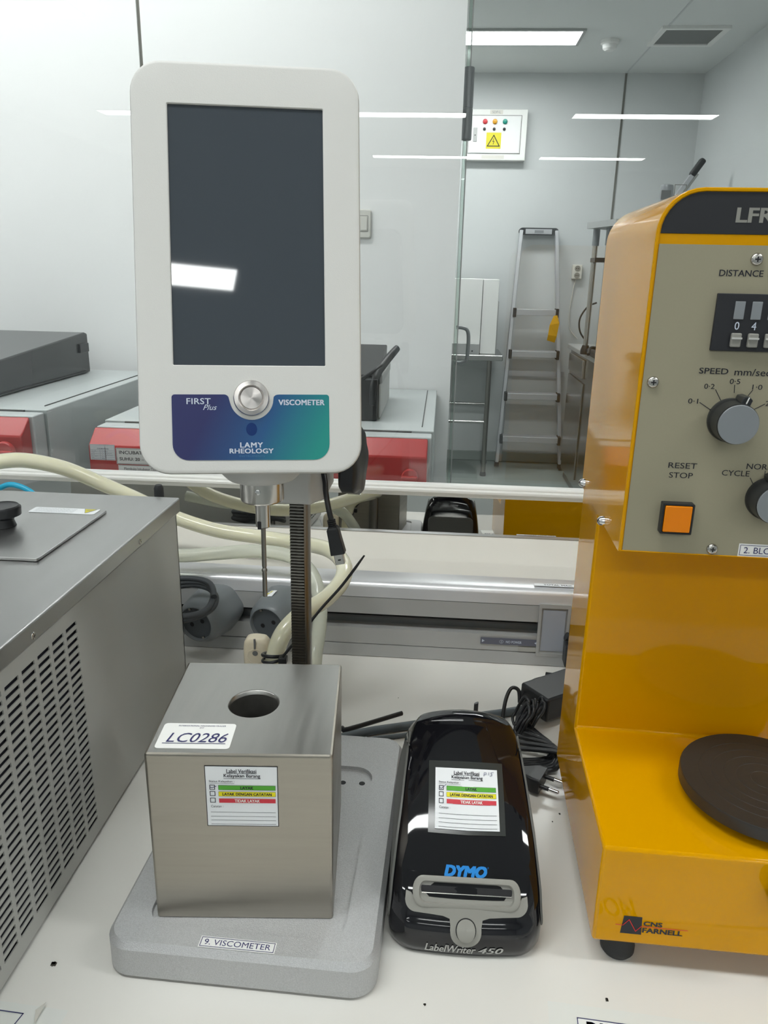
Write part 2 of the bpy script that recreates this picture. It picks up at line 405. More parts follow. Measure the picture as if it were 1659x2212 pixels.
# ------------------------------------------------------------------ rooms behind the window
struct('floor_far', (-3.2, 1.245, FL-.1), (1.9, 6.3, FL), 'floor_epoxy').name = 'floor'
struct('ceiling_far', (-3.2, 1.165, CE), (1.9, 6.3, CE+.1), 'ceiling_white').name = 'ceiling'
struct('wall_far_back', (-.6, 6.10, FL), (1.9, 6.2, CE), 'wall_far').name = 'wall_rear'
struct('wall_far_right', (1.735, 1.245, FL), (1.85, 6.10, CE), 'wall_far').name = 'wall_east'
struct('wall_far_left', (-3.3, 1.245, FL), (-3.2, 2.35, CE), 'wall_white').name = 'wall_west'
pw = struct('wall_partition', (-.865, 2.350, FL), (.030, 2.395, CE), 'wall_white')
pw2 = struct('wall_partition', (-3.2, 2.350, FL), (-.875, 2.395, CE), 'wall_white')
struct('trim_3', (-.8755, 2.356, FL), (-.8645, 2.39, CE), 'steel_dark')
struct('trim_4', (1.193, 6.094, FL), (1.207, 6.103, CE), 'steel_dark')
struct('trim_5', (1.195, 4.0, CE-.003), (1.205, 6.10, CE+.01), 'wall_room')
struct('baseboard_rear', (-.6, 6.085, FL), (1.735, 6.10, FL+.08), 'floor_epoxy', .02)
# left part of the far room, behind the partition
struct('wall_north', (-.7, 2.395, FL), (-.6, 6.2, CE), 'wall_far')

# frameless glass door seen edge on, with its pivot cylinder and D-handle
dr = root('door_1', 'frameless glass door leaf standing open edge-on to the window', 'door', (.036, 2.42, FL), kind='structure'); del dr['category']
mb = MB().box((.036, 2.41, FL+.01), (.046, 3.15, CE-.02), yawframe(0, 0, 0, 0)); mb.build('door_leaf', 'door_glass', dr, smooth=None)
MB().box((.0350, 2.402, FL+.01), (.0362, 2.41, CE-.02)).build('edge_seal', 'steel_dark', dr)
MB().box((.0445, 2.402, FL+.01), (.0480, 2.41, CE-.02)).build('edge_seal', 'alu_panel', dr)
MB().lathe([(.0125, .905), (.0145, .907), (.0145, .985), (.0138, .986), (.0138, .988), (.0145, .989), (.0145, 1.088), (.0135, 1.09)], lambda a, b, c: V(.044+a, 2.41+b, c), 24).build('pivot_cylinder', 'hinge_grey', dr)
MB().tube([(.045, 2.60, .372), (.062, 2.60, .372), (.079, 2.60, .366), (.086, 2.60, .345), (.086, 2.60, .30), (.083, 2.60, .268), (.066, 2.60, .2575), (.045, 2.60, .257)], .0062, 12, seg=5).build('door_handle', 'hinge_grey', dr, smooth=60)

# --- incubators
def incubator(label, x0, x1, yf, yb, top, z0, skip_x=0):
    t = root('incubator', label, 'incubator', ((x0+x1)/2, (yf+yb)/2, z0), group='red-fronted laboratory incubators against the partition')
    MB().box((x0, yf+.055, z0+.03), (x1, yb, top)).build('cabinet', 'incubator_grey', t, bevel=.002)
    MB().box((x0+.004, yf+.002, z0+.03), (x1-.004, yf+.050, top-.004)).build('door', 'incubator_grey', t, bevel=.003)
    MB().box((x0+.05, yf+.049, top-.012), (x1-.05, yf+.056, top-.001)).build('door_gasket', 'seam_dark', t)
    # red control fascia with sloping top edge
    pr = [(yf+.0015, top-.006), (yf-.040, top-.040), (yf-.043, top-.17), (yf+.0015, top-.17)]
    p = MB().loft([[V(x, a, b) for a, b in pr] for x in (x0, x1-.012)]).build('control_fascia', 'incubator_red', t, bevel=.003)
    for x in (x0+.04, x1-.045):
        mb = MB(); line(mb, [(x, top-.042), (x, top-.16)], .0012, lambda u, v, h: V(u, yf-.0432-h, v), .0004); mb.build('fascia_groove', 'red_print', p)
    MB().tube([(x1-.028, yf+.10, top+.0012), (x1-.028, yb-.02, top+.0012)], .0012, 6, smooth=False).build('lid_seam', 'seam_dark', t)
    for x in (x0+.02, x1-.06):
        MB().box((x, yf+.08, z0), (x+.04, yf+.12, z0+.03)).build('foot', 'rubber', t)
        MB().box((x, yb-.12, z0), (x+.04, yb-.08, z0+.03)).build('foot', 'rubber', t)
    return t, p
def dial(parent, x, y, z, r=.018):
    g = lambda a, b, c: V(x+a, y-c, z+b)
    mb = MB().lathe([(r, 0), (r, .006), (r*.9, .010)], g, 24); d = mb.build('control_knob', 'incubator_red', parent)
    MB().box((-r*.95, -.004, .008), (r*.95, .004, .022), g).build('grip', 'incubator_red', d, bevel=.0015)
tb1 = root('equipment_table', 'white table behind the window carrying both red-fronted incubators', 'table', (-.6, 2.0, FL))
MB().box((-2.3, 1.50, -.44), (.02, 2.34, -.40)).build('tabletop', 'grey_white', tb1, bevel=.003)
for x, y in ((-2.28, 1.53), (-.03, 1.53), (-2.28, 2.27), (-.03, 2.27)):
    MB().box((x, y, FL), (x+.04, y+.04, -.44)).build('leg', 'alu_panel', tb1)
inc, fas = incubator('grey incubator with red front panel directly behind the white instrument head, INCUBATOR notice on it', -.775, -.010, 1.650, 2.345, .200, -.40)
dial(fas, -.058, 1.607, .118)
ff = lambda u, v, h: V(u, 1.6070-h, v)
mb = MB(); mb.rect(-.770, .129, -.713, .1645, ff, .0006); cs = mb.build('calibration_sticker', 'paper', fas)
mb = MB(); add_text(mb, 'CALIBRATION', (-.753, .1535, -.727, .1560), ff, .001, bold=.015)
for k in range(6): line(mb, [(-.768, .1515-k*.004), (-.715, .1515-k*.004)], .0003, ff, .001)
line(mb, [(-.747, .1515), (-.747, .1315)], .0003, ff, .001); line(mb, rr(-.7685, .1305, -.7145, .1632, .0005, 1), .0003, ff, .001, True)
for k, (s_, a) in enumerate((('No ID', .010), ('Tgl', .006), ('Exp', .007), ('Dept', .013), ('By', .005))): add_text(mb, s_, (-.766, .1490-k*.004, -.766+a, .1505-k*.004), ff, .001)
for k, w_ in enumerate((.014, .024, .026, .010, .008)):
    q = [(-.744+w_*i/10, .1480-k*.004+.0013*(i % 2)) for i in range(11)]; line(mb, q, .0003, ff, .001)
mb.build('lettering', 'ink_blue', cs)
mb = MB(); mb.rect(-.711, .1215, -.56, .158, ff, .0006); mb.rect(-.708, .085, -.56, .1195, ff, .0006); cs = mb.build('notice', 'paper_white', fas, label='white INCUBATOR temperature notice')
mb = MB(); line(mb, [(-.7095, .1565), (-.56, .1565)], .0006, ff, .001); line(mb, [(-.7095, .1565), (-.7095, .123)], .0006, ff, .001); line(mb, [(-.7095, .123), (-.56, .123)], .0006, ff, .001); line(mb, [(-.706, .1185), (-.56, .1185)], .0004, ff, .001)
add_text(mb, 'INCUBATOR', (-.7035, .1445, -.6325, .1520), ff, .001, bold=.012); add_text(mb, 'SUHU: 20 \u2013 25 \u00b0C', (-.7035, .1300, -.6180, .1375), ff, .001, bold=.012)
add_text(mb, 'Membuka Inkubator Tidak Lebih', (-.695, .1085, -.600, .1145), ff, .001); add_text(mb, '(Opening The Incubator Not More Than', (-.703, .1005, -.590, .1070), ff, .001)
mb.build('lettering', 'ink', cs)
inc2, fas2 = incubator('grey incubator with red front panel at the far left, black box on its lid', -1.55, -.858, 1.550, 2.300, .237, -.40)
dial(fas2, -.905, 1.507, .165, .022)
MB().box((-.8575, 1.60, -.30), (-.8560, 1.625, .232)).build('hinge_strip', 'incubator_grey', inc2)
for y, z in ((1.606, .145), (1.57, .13), (1.608, .12)):
    MB().lathe([(.0045, 0), (.0045, .002), (.002, .003)], lambda a, b, c, y=y, z=z: V(-.8575+c, y+a, z+b), 14).build('rivet', 'incubator_grey', inc2)

# black box on the left incubator
bb = root('black_case', 'glossy black equipment case with sloping front on the left incubator', 'case', (-1.1, 2.0, .237))
pr = [(1.70, .239), (1.62, .300), (1.64, .335), (2.24, .3585), (2.25, .250), (2.25, .239)]
pr = [(1.66, .239), (1.655, .262), (1.69, .318), (2.22, .3550), (2.235, .351), (2.235, .239)]
MB().loft([[V(x, a, b) for a, b in pr] for x in (-1.50, -1.045)]).build('case_body', 'dark_device', bb, bevel=.004)
MB().box((-1.045, 2.17, .300), (-1.039, 2.225, .325)).build('latch', 'black_plastic', bb, bevel=.001)
MB().box((-1.046, 1.70, .245), (-1.0435, 2.20, .2475)).build('base_seam', 'black_line', bb)
MB().box((-1.20, 1.656, .262), (-1.05, 1.662, .275)).build('trim_strip', 'steel', bb)

# black lever press on the right incubator
lv = root('lever_press', 'dark desktop press with raised black lever arm on the right incubator', 'press', (-.2, 1.98, .2))
MB().box((-.27, 1.80, .201), (-.148, 2.12, .300)).build('body', 'black_satin', lv, bevel=.003)
MB().box((-.1478, 1.83, .203), (-.142, 2.14, .285)).build('side_cover', 'grey_white', lv, bevel=.002)
MB().box((-.1478, 1.84, .285), (-.139, 2.12, .305)).build('side_rail', 'alu_panel', lv, bevel=.002)
MB().loft([[V(x, a, b) for a, b in ((1.83, .300), (1.83, .306), (2.12, .352), (2.13, .349), (2.12, .300))] for x in (-.27, -.150)]).build('top_plate', 'black_plastic', lv, bevel=.002)
MB().tube([(-.160, 1.80, .240), (-.157, 1.80, .285), (-.150, 1.84, .312), (-.135, 1.90, .333), (-.120, 1.96, .350), (-.113, 1.985, .357)], lambda t: .0085+.002*sin(t*pi), 12, flat=.6).build('lever_arm', 'black_plastic', lv, smooth=60)
MB().tube([(-.215, 1.80, .285), (-.19, 1.80, .298), (-.165, 1.82, .312), (-.145, 1.86, .326)], .005, 10).build('lever_link', 'black_plastic', lv, smooth=60)

# rocker switch on the partition
sw = root('light_switch', 'white double light switch on the partition beside the white instrument head', 'switch', (-.24, 2.345, .67))
fs = lambda u, v, h: V(u, 2.3495-h, v)
MB().loft([[fs(a, b, 0) for a, b in rr(-.283, .634, -.2185, .7125, .008)], [fs(a, b, .006) for a, b in rr(-.283, .634, -.2185, .7125, .008)], [fs(a, b, .009) for a, b in rr(-.280, .637, -.2215, .7095, .006)]]).build('plate', 'switch_white', sw)
for x in (-.272, -.249):
    MB().box((x, .655, .009), (x+.019, .692, .012), fs).build('rocker', 'switch_white', sw, bevel=.001)
mb = MB(); line(mb, rr(-.274, .652, -.2275, .695, .002, 2), .0010, fs, .0093, True); mb.build('rocker_frame', 'seam_dark', sw)

# --- electric panel on the rear wall
ep = root('breaker_panel', 'white electric distribution box with coloured pilot lamps on the rear wall', 'electric panel', (.33, 6.05, 1.49))
fe = lambda u, v, h: V(u, 6.03-h, v)
MB().box((.085, 6.03, 1.325), (.535, 6.099, 1.656)).build('enclosure', 'paper_white', ep, bevel=.004)
p = MB().box((.128, 1.372, 0), (.490, 1.612, .004), fe).build('panel_door', 'wall_white', ep, bevel=.002)
mb = MB(); line(mb, [(.124, 1.368), (.494, 1.368), (.494, 1.616), (.124, 1.616)], .003, fe, .001, True); mb.build('door_gap', 'seam_dark', ep)
for x, m_ in ((.238, 'red_lamp'), (.307, 'amber_lamp'), (.378, 'green_lamp')):
    MB().lathe([(.017, .004), (.017, .012), (.012, .020), (.004, .022)], lambda a, b, c, x=x: fe(x+a, 1.575+b, c), 20).build('pilot_lamp', m_, ep, label={'red_lamp': 'red pilot lamp', 'amber_lamp': 'amber pilot lamp', 'green_lamp': 'green pilot lamp'}[m_])
    MB().lathe([(.010, .004), (.010, .012), (.006, .014)], lambda a, b, c, x=x: fe(x-.003+a, 1.527+b, c), 16).build('push_button', 'black_plastic', ep)
MB().box((.158, 1.445, .004), (.185, 1.535, .008), fe).build('lock_plate', 'alu_panel', ep, bevel=.002)
MB().lathe([(.004, .008), (.003, .010)], lambda a, b, c: fe(.172+a, 1.487+b, c), 12).build('keyhole', 'black_line', ep)
mb = MB(); mb.rect(.252, 1.400, .357, 1.505, fe, .0046); hz = mb.build('warning_sticker', 'hazard', ep, label='yellow high voltage warning sign')
mb = MB(); line(mb, [(.262, 1.417), (.347, 1.417), (.305, 1.487)], .006, fe, .005, True)
line(mb, [(.306, 1.466), (.299, 1.447), (.309, 1.449), (.302, 1.430)], .0035, fe, .005); mb.build('symbol', 'ink', hz)
mb = MB(); mb.rect(.270, 1.623, .360, 1.650, fe, .001); q = mb.build('name_tag', 'sill_paint', ep); mb = MB(); add_text(mb, 'SDP-L', (.285, 1.629, .345, 1.645), fe, .002, bold=.01); mb.build('lettering', 'ink_grey', q)
MB().rect(.225, 1.335, .385, 1.358, fe, .001).build('blank_tag', 'sill_paint', ep)

# --- ceiling of the far room
def ceiling_light(x0, x1, y0, y1, label, group, m='lamp', z=CE):
    t = root('ceiling_light', label, 'ceiling light', ((x0+x1)/2, (y0+y1)/2, z), group=group)
    w = .018
    mb = MB()
    for lo, hi in (((x0-w, y0-w, z-.012), (x1+w, y0, z-.0002)), ((x0-w, y1, z-.012), (x1+w, y1+w, z-.0002)), ((x0-w, y0, z-.012), (x0, y1, z-.0002)), ((x1, y0, z-.012), (x1+w, y1, z-.0002))): mb.box(lo, hi)
    mb.build('frame', 'alu_panel', t, smooth=None)
    MB().box((x0, y0, z-.008), (x1, y1, z-.004)).build('diffuser', m, t, smooth=None)
    return t
ceiling_light(-.50, .735, 5.10, 5.375, 'lit rectangular ceiling light seen through the window at the end of the far room', 'ceiling lights of the far room', 'lamp_far')
ceiling_light(-.30, .935, 3.0, 3.275, 'ceiling light of the far room nearer the window, out of view', 'ceiling lights of the far room', 'lamp_far')
ceiling_light(-1.5, -.265, 1.62, 1.80, 'ceiling light over the incubators behind the window', 'ceiling lights over the incubators', 'lamp_far')
ceiling_light(-2.9, -1.665, 1.62, 1.80, 'ceiling light over the left incubator behind the window', 'ceiling lights over the incubators', 'lamp_far')
av = root('ceiling_vent', 'square grey ceiling air vent with white frame at upper right', 'vent', (1.35, 5.2, CE))
mb = MB()
for lo, hi in (((1.165, 5.03, CE-.015), (1.545, 5.06, CE)), ((1.165, 5.36, CE-.015), (1.545, 5.39, CE)), ((1.165, 5.06, CE-.015), (1.195, 5.36, CE)), ((1.515, 5.06, CE-.015), (1.545, 5.36, CE))): mb.box(lo, hi)
mb.build('frame', 'paper_white', av, smooth=None)
MB().box((1.195, 5.06, CE-.008), (1.515, 5.36, CE-.002)).build('grille', 'vent_grey', av, smooth=None)
MB().lathe([(.055, CE), (.055, CE-.018), (.044, CE-.024), (.040, CE-.045), (.025, CE-.055)], lambda a, b, c: V(.932+a, 5.32+b, c), 24).build('detector', 'paper_white')
d = bpy.data.objects['detector']; d.name = 'smoke_detector'; tag(d, 'small round white smoke detector on the far room ceiling', 'smoke detector')

# --- aluminium step ladder against the rear wall
la = root('step_ladder', 'aluminium step ladder with black fittings leaning by the rear wall', 'ladder', (.7, 5.95, FL))
def lp(t, s, dy=0):  # t 0 floor .. 1 top, s -1/+1 side
    xl = .462+(.545-.462)*t; xr = .952+(.800-.952)*t
    return V(xl if s < 0 else xr, 5.86+.17*t+dy, FL+.02+t*1.735)
for s in (-1, 1):
    fr = axisframe(lp(0, s), lp(1, s)-lp(0, s), (1, 0, 0)); Ln = (lp(1, s)-lp(0, s)).length
    MB().box((-.030, -.013, .02), (.030, .013, Ln), fr).build('front_rail', 'ladder_alu', la, bevel=.003)
    MB().box((-.032, -.016, -.005), (.032, .016, .03), fr).build('rail_foot', 'rubber', la)
    a = V(.505 if s < 0 else .975, 6.06, FL+.01); b = lp(.64, s, .05)
    MB().tube([a, b], .011, 8, smooth=False).build('rear_leg', 'ladder_alu', la)
for k, z in enumerate((-.66, -.335, -.022, .280)):
    t = (z-FL-.02)/1.735; a = lp(t, -1); b = lp(t, 1)
    MB().box((a.x+.014, a.y-.065, z-.022), (b.x-.014, a.y+.035, z+.022)).build('step', 'ladder_alu', la, bevel=.002)
    for s, q in ((-1, a), (1, b)):
        MB().box((q.x+(.0 if s < 0 else -.022), a.y-.07, z-.036), (q.x+(.022 if s < 0 else .0), a.y+.02, z+.03)).build('step_cap', 'rubber', la, bevel=.003)
MB().box((.51, 6.05, -.205), (.95, 6.075, -.165)).build('rear_brace', 'ladder_alu', la)
mb = MB(); mb.loft([[V(a, 6.045+h, b) for a, b in rr(.528, .825, .815, .875, .035)] for h in (-.03, .02)]); mb.build('top_cap', 'rubber', la)
MB().box((.575, 6.009, .832), (.765, 6.016, .866)).build('top_bar', 'ladder_alu', la)
MB().box((.640, 6.004, .840), (.705, 6.010, .858)).build('badge', 'hinge_grey', la)
mb = MB().loft([[V(a, b, c) for a, b, c in row] for row in (((.800, 5.80, .265), (.825, 5.80, .270)), ((.775, 5.79, .20), (.845, 5.80, .215)), ((.768, 5.785, .13), (.835, 5.81, .12)), ((.765, 5.80, .090), (.825, 5.82, .073)))], False, False, False)
tagp = mb.build('paper_tag', 'orange_tag', smooth=None); sol = tagp.modifiers.new('t', 'SOLIDIFY'); sol.thickness = .001
tag(tagp, 'curled orange paper tag hanging from the step ladder', 'tag')

# --- stainless table with cartons, left of the ladder
stt = root('steel_table', 'stainless steel tube table left of the step ladder', 'table', (.2, 5.75, FL))
MB().box((-.25, 5.55, -.045), (.435, 6.05, -.005)).build('tabletop', 'far_steel', stt, bevel=.006)
for x, y in ((.345, 5.60), (.37, 6.0), (-.2, 5.6), (-.2, 6.0)):
    MB().tube([(x, y, FL), (x, y, -.045)], .018, 14, smooth=False).build('leg', 'steel_dark', stt, smooth=60)
    MB().lathe([(.022, FL), (.024, FL+.01), (.019, FL+.03)], lambda a, b, c, x=x, y=y: V(x+a, y+b, c), 14).build('foot', 'rubber', stt)
for z, y in ((-.425, 6.0), (-.495, 5.6)):
    MB().tube([(-.2, y, z), (.36, y, z)], .011, 12, smooth=False).build('cross_bar', 'far_steel', stt, smooth=60)
cb = root('white_cabinet', 'tall white cabinet standing on the stainless table', 'cabinet', (.2, 5.8, -.005))
MB().box((-.05, 5.62, -.004), (.268, 5.95, .512)).build('cabinet_body', 'paper_white', cb, bevel=.003)
cb = root('white_cabinet', 'narrow white cabinet at the right end of the stainless table', 'cabinet', (.33, 5.8, -.005))
MB().box((.272, 5.63, -.004), (.383, 5.95, .510)).build('cabinet_body', 'paper_white', cb, bevel=.003)
MB().box((.384, 5.72, .02), (.395, 5.90, .36)).build('side_plate', 'alu_panel', cb)
gb = root('small_grey_box', 'small grey metal box in front of the tall white cabinet', 'box', (.18, 5.58, -.005))
MB().box((-.02, 5.56, -.004), (.262, 5.615, .072)).build('box_body', 'alu_panel', gb, bevel=.003)
MB().lathe([(.006, 0), (.005, .003)], lambda a, b, c: V(.215+a, 5.56-c, .02+b), 12).build('knob', 'black_line', gb)

# --- double wall socket with white cord and the black hose loop
ws = root('wall_socket', 'cream double wall socket on the rear wall right of the ladder', 'socket', (.98, 6.09, .57))
MB().box((.945, 6.06, .522), (1.018, 6.099, .625)).build('socket_body', 'sill_paint', ws, bevel=.006)
for z in (.548, .598):
    o = MB().lathe([(.021, 0), (.021, .003), (.018, .003), (.018, .001)], lambda a, b, c, z=z: V(.982+a, 6.06-c, z+b), 22, True, True).build('socket_ring', 'lw_bezel', ws)
    for dx in (-.007, .007): MB().lathe([(.0035, .0015), (.003, .0018)], lambda a, b, c, z=z, dx=dx: V(.982+dx+a, 6.06-c, z+b), 10).build('pin_hole', 'black_line', o)
MB().tube([(.978, 6.08, .520), (.965, 6.085, .42), (.955, 6.085, .28), (.968, 6.085, .16), (1.03, 6.07, .085)], .0035, 8).build('cord', 'sill_paint', ws, smooth=60)
tag(MB().tube([(1.06, 5.6, .37), (1.00, 5.6, .34), (.955, 5.6, .26), (.965, 5.6, .17), (1.02, 5.6, .10)], .006, 8).build('black_hose', 'rubber', smooth=60), 'black hose loop beside the steel pole right of the wall socket', 'hose')

# --- stainless cupboard along the right wall with the test rig
cbn = root('steel_cupboard', 'polished stainless cupboard along the right wall of the far room', 'cupboard', (1.3, 5.2, FL))
MB().box((.935, 3.3, FL+.06), (1.72, 5.72, .045)).build('cupboard_body', 'far_steel', cbn)
MB().box((.912, 3.28, .045), (1.725, 5.75, .075)).build('cupboard_top', 'alu_panel', cbn, bevel=.004)
for y in (3.35, 4.1, 5.1):
    dp = MB().box((.925, y, FL+.12), (.935, y+.60, -.13)).build('cupboard_door', 'far_steel', cbn, bevel=.003)
    MB().box((.918, y+.02, -.10), (.935, y+.58, .02)).build('drawer_front', 'steel', cbn, bevel=.003)
MB().box((.95, 3.4, FL), (1.70, 5.68, FL+.06)).build('plinth', 'steel_dark', cbn)
rig = root('test_rig', 'steel frame test rig with top plate and posts standing on the stainless cupboard', 'test rig', (1.2, 4.9, .075))
MB().loft([[V(a, b, z) for a, b in ((.835, 4.95), (1.50, 5.40), (1.50, 4.65), (.93, 4.60))] for z in (.815, .85)]).build('top_plate', 'alu_panel', rig)
for x, y in ((.90, 4.98), (.955, 4.86), (1.3, 5.0)):
    MB().tube([(x, y, .076), (x, y, .815)], .016, 14, smooth=False).build('post', 'steel', rig, smooth=60)
    MB().lathe([(.030, .075), (.030, .10), (.02, .13)], lambda a, b, c, x=x, y=y: V(x+a, y+b, c), 18).build('post_base', 'black_plastic', rig)
    MB().lathe([(.021, .72), (.021, .815)], lambda a, b, c, x=x, y=y: V(x+a, y+b, c), 18).build('post_collar', 'hinge_grey', rig)
MB().box((.88, 4.84, .625), (1.05, 4.99, .65)).build('crosshead', 'black_plastic', rig)
MB().box((.985, 4.80, .10), (1.10, 4.92, .78)).build('back_column', 'far_steel', rig)
for k in range(5): MB().box((.975, 4.80, .16+.12*k), (.985, 4.86, .21+.12*k)).build('bracket', 'paper_white', rig)
MB().box((.90, 4.62, .076), (1.15, 4.95, .115)).build('base_plate', 'black_plastic', rig, bevel=.01)
MB().tube([(.87, 4.7, .10), (.90, 4.8, .13), (.97, 4.85, .12)], .009, 8).build('hose_stub', 'rubber', rig)
gd = root('tin_can', 'grey canister with wire bail on top of the test rig', 'canister', (1.28, 5.0, .85))
MB().lathe([(.038, .851), (.038, 1.045), (.034, 1.062), (.015, 1.068)], lambda a, b, c: V(1.275+a, 4.95+b, c), 24).build('can', 'hinge_grey', gd)
MB().box((1.235, 4.905, .98), (1.29, 4.912, 1.03)).build('plate', 'vent_grey', gd)
MB().tube([(1.32, 4.95, 1.00), (1.32, 4.95, 1.065), (1.385, 4.95, 1.065), (1.385, 4.95, 1.00)], .003, 8, smooth=False).build('bail', 'steel_dark', gd)
arm = root('raised_arm', 'black and steel raised arm behind the top of the yellow analyser', 'lever', (1.31, 5.25, .85))
MB().box((-.018, -.02, 0), (.006, .02, .42), axisframe((1.316, 5.25, .866), (.22, 0, .34), (0, 1, 0))).build('arm_bar', 'ladder_alu', arm)
MB().box((.010, -.012, 0), (.024, .012, .36), axisframe((1.316, 5.25, .866), (.22, 0, .34), (0, 1, 0))).build('arm_rod', 'far_steel', arm)
MB().box((-.026, -.026, .33), (.012, .026, .445), axisframe((1.316, 5.25, .866), (.22, 0, .34), (0, 1, 0))).build('arm_grip', 'black_plastic', arm, bevel=.012)

# ------------------------------------------------------------------ ceiling lights of the near room
for y, ly, xs in ((.10, 'overhead row', (-3.50, -1.22, 1.19)), (-2.52, 'second row', (-3.68, -1.25, 1.19)), (-6.06, 'third row', (-3.57, -1.22, 1.19)), (-8.93, 'last row', (-3.5, -1.04, 1.20))):
    for k, x in enumerate(xs):
        yy = -2.85 if (y == -2.52 and k == 0) else (-2.50 if y == -2.52 and k == 2 else y)
        ceiling_light(x, x+1.36, yy-.12, yy+.12, ['left', 'middle', 'right'][k]+' ceiling light of the '+ly+' in the near room', 'ceiling lights of the near room', 'lamp', CN)

# ------------------------------------------------------------------ stainless refrigerated bath, left
bx0, bx1, by0, by1, bz = -.74, -.3195, .27, .880, .270
ba = root('water_bath', 'large stainless laboratory water bath with slotted side vent at the left', 'water bath', (-.53, .58, 0))
MB().box((bx0, by0, .008), (bx1-.004, by1-.002, .262)).build('tank_body', 'bath_inner', ba, smooth=None)
# right side panel with punched slots
mb = MB(); ys = [by0, ]; 
c0, pit, sl = .6072, .0246, .0196
ycols = [(c0-pit*k-sl, c0-pit*k) for k in range(12)][::-1]
for a, b in ycols: ys += [a, b]
ys.append(by1)
zs = [.004]; zp = .2185/28
for k in range(28): zs += [.0195+zp*k, .0195+zp*k+.0041]
zs.append(.250)
ids = {}
def gi(i, j):
    if (i, j) not in ids: ids[i, j] = mb.add([V(bx1, ys[i], zs[j])])[0]
    return ids[i, j]
for i in range(len(ys)-1):
    for j in range(len(zs)-1):
        if i % 2 == 1 and j % 2 == 1 and 0 < i < len(ys)-2: continue
        mb.face((gi(i, j), gi(i+1, j), gi(i+1, j+1), gi(i, j+1)))
sp = mb.build('side_panel', 'bath_side', ba, smooth=None, label='grey side panel punched with rows of vent slots')
s_ = sp.modifiers.new('t', 'SOLIDIFY'); s_.thickness = .0012; s_.offset = -1
MB().box((bx0, by1-.002, .004), (bx1, by1, .262)).build('rear_panel', 'bath_side', ba, smooth=None)
MB().box((bx0, by0, .004), (bx1, by0+.002, .262)).build('front_panel', 'bath_side', ba, smooth=None)
MB().box((bx0-.003, by0-.003, .2515), (bx1+.0045, by1+.0045, bz)).build('top_cover', 'bath_top', ba, bevel=.0022, label='brushed steel top with folded edge')
MB().loft([[V(a, b, .2705) for a, b in rr(-.72, .6536, -.3756, .8125, .003, 2)], [V(a, b, .2735) for a, b in rr(-.72, .6536, -.3756, .8125, .003, 2)]]).build('lid', 'bath_top', ba, bevel=.0006)
MB().lathe([(.012, .2737), (.010, .280), (.011, .283), (.018, .286), (.0185, .294), (.016, .2965), (.012, .2955)], lambda a, b, c: V(-.458+a, .742+b, c), 28).build('lid_knob', 'black_plastic', ba, smooth=50)
ft = lambda u, v, h: V(u, v, .2737+h)
st = MB().loft([[ft(a, b, 0) for a, b in rr(-.4590, .7915, -.3825, .8105, .002, 3)], [ft(a, b, .0003) for a, b in rr(-.4590, .7915, -.3825, .8105, .002, 3)]]).build('warning_sticker', 'paper', ba, label='white hot surface sticker with yellow triangle')
mb = MB(); mb.poly([ft(-.4000, .8088, .0006), ft(-.3860, .8088, .0006), ft(-.3935, .7938, .0006)][::-1]); mb.build('triangle', 'hazard', st)
mb = MB(); line(mb, [(-.4000, .8088), (-.3860, .8088), (-.3935, .7938)], .0007, ft, .0008, True)
for k in range(3): line(mb, [(-.3955+.002*k, .8035), (-.3945+.002*k, .8060), (-.3955+.002*k, .8015)], .0005, ft, .0008)
for k in range(6): add_text(mb, ('Heisse Oberflaeche nicht beruehren vorsicht', 'Hot surface do not touch caution hot')[k % 2], (-.4540, .8070-.0026*k, -.4080, .8085-.0026*k), lambda u, v, h: ft(-.862-u, 1.6015-v, h), .0006)
mb.build('lettering', 'ink_grey', st)
for y, z in ((.7532, .2585), (.5289, .2580), (.35, .258)):
    screw(ba, lambda a, b, c: V(bx1+.0046+c, a, b), y, z, .0032, h=.0009)
for x in (-.70, -.36):
    for y in (.31, .84): MB().box((x, y-.015, 0), (x+.025, y+.015, .004)).build('foot', 'rubber', ba)

# ------------------------------------------------------------------ viscometer
vi = root('viscometer', 'white touch-screen viscometer on a steel pole and silver base plate', 'viscometer', (-.14, .61, 0))
bf = yawframe(-.2484, .4535, .003, -1.13); bw, bd = .2182, .3062
mb = MB(); k = 8
def bl(o, z, r): return [bf(a, b, z) for a, b in rr(o, o, bw-o, bd-o, r, k)]
pk = lambda z, o=0: [bf(a, b, z) for a, b in rr(.028+o, .022+o, .190-o, .246-o, .018, k)]
mb.loft([bl(0, 0, .021), bl(0, .0255, .021), bl(.004, .031, .017), pk(.031), pk(.0275, .0004)])
mb.build('base_plate', 'base_grey', vi, smooth=25)
for u, v in ((.180, .2235), (.160, .2225)):
    MB().lathe([(.0032, .0276), (.003, .0278)], lambda a, b, c, u=u, v=v: bf(u+a, v+b, c), 16).build('bolt_hole', 'black_line', vi)
for u, v in ((.02, .02), (.2, .02), (.02, .285), (.2, .285)):
    MB().lathe([(.009, -.003), (.009, .0)], lambda a, b, c, u=u, v=v: bf(u+a, v+b, c), 16).build('rubber_pad', 'rubber', vi)
lf = lambda u, v, h: bf(u, v, .0312+h)
st = MB().rect(.0775, .0045, .1385, .0150, lf, .0002).build('name_sticker', 'paper_white', vi, label='white name sticker reading 9. VISCOMETER')
mb = MB(); line(mb, [(.0788, .0056), (.1372, .0056), (.1372, .0139), (.0788, .0139)], .0005, lf, .0004, True)
add_text(mb, '9. VISCOMETER', (.0815, .0072, .1345, .0124), lf, .0004); mb.build('lettering', 'ink_blue', st)
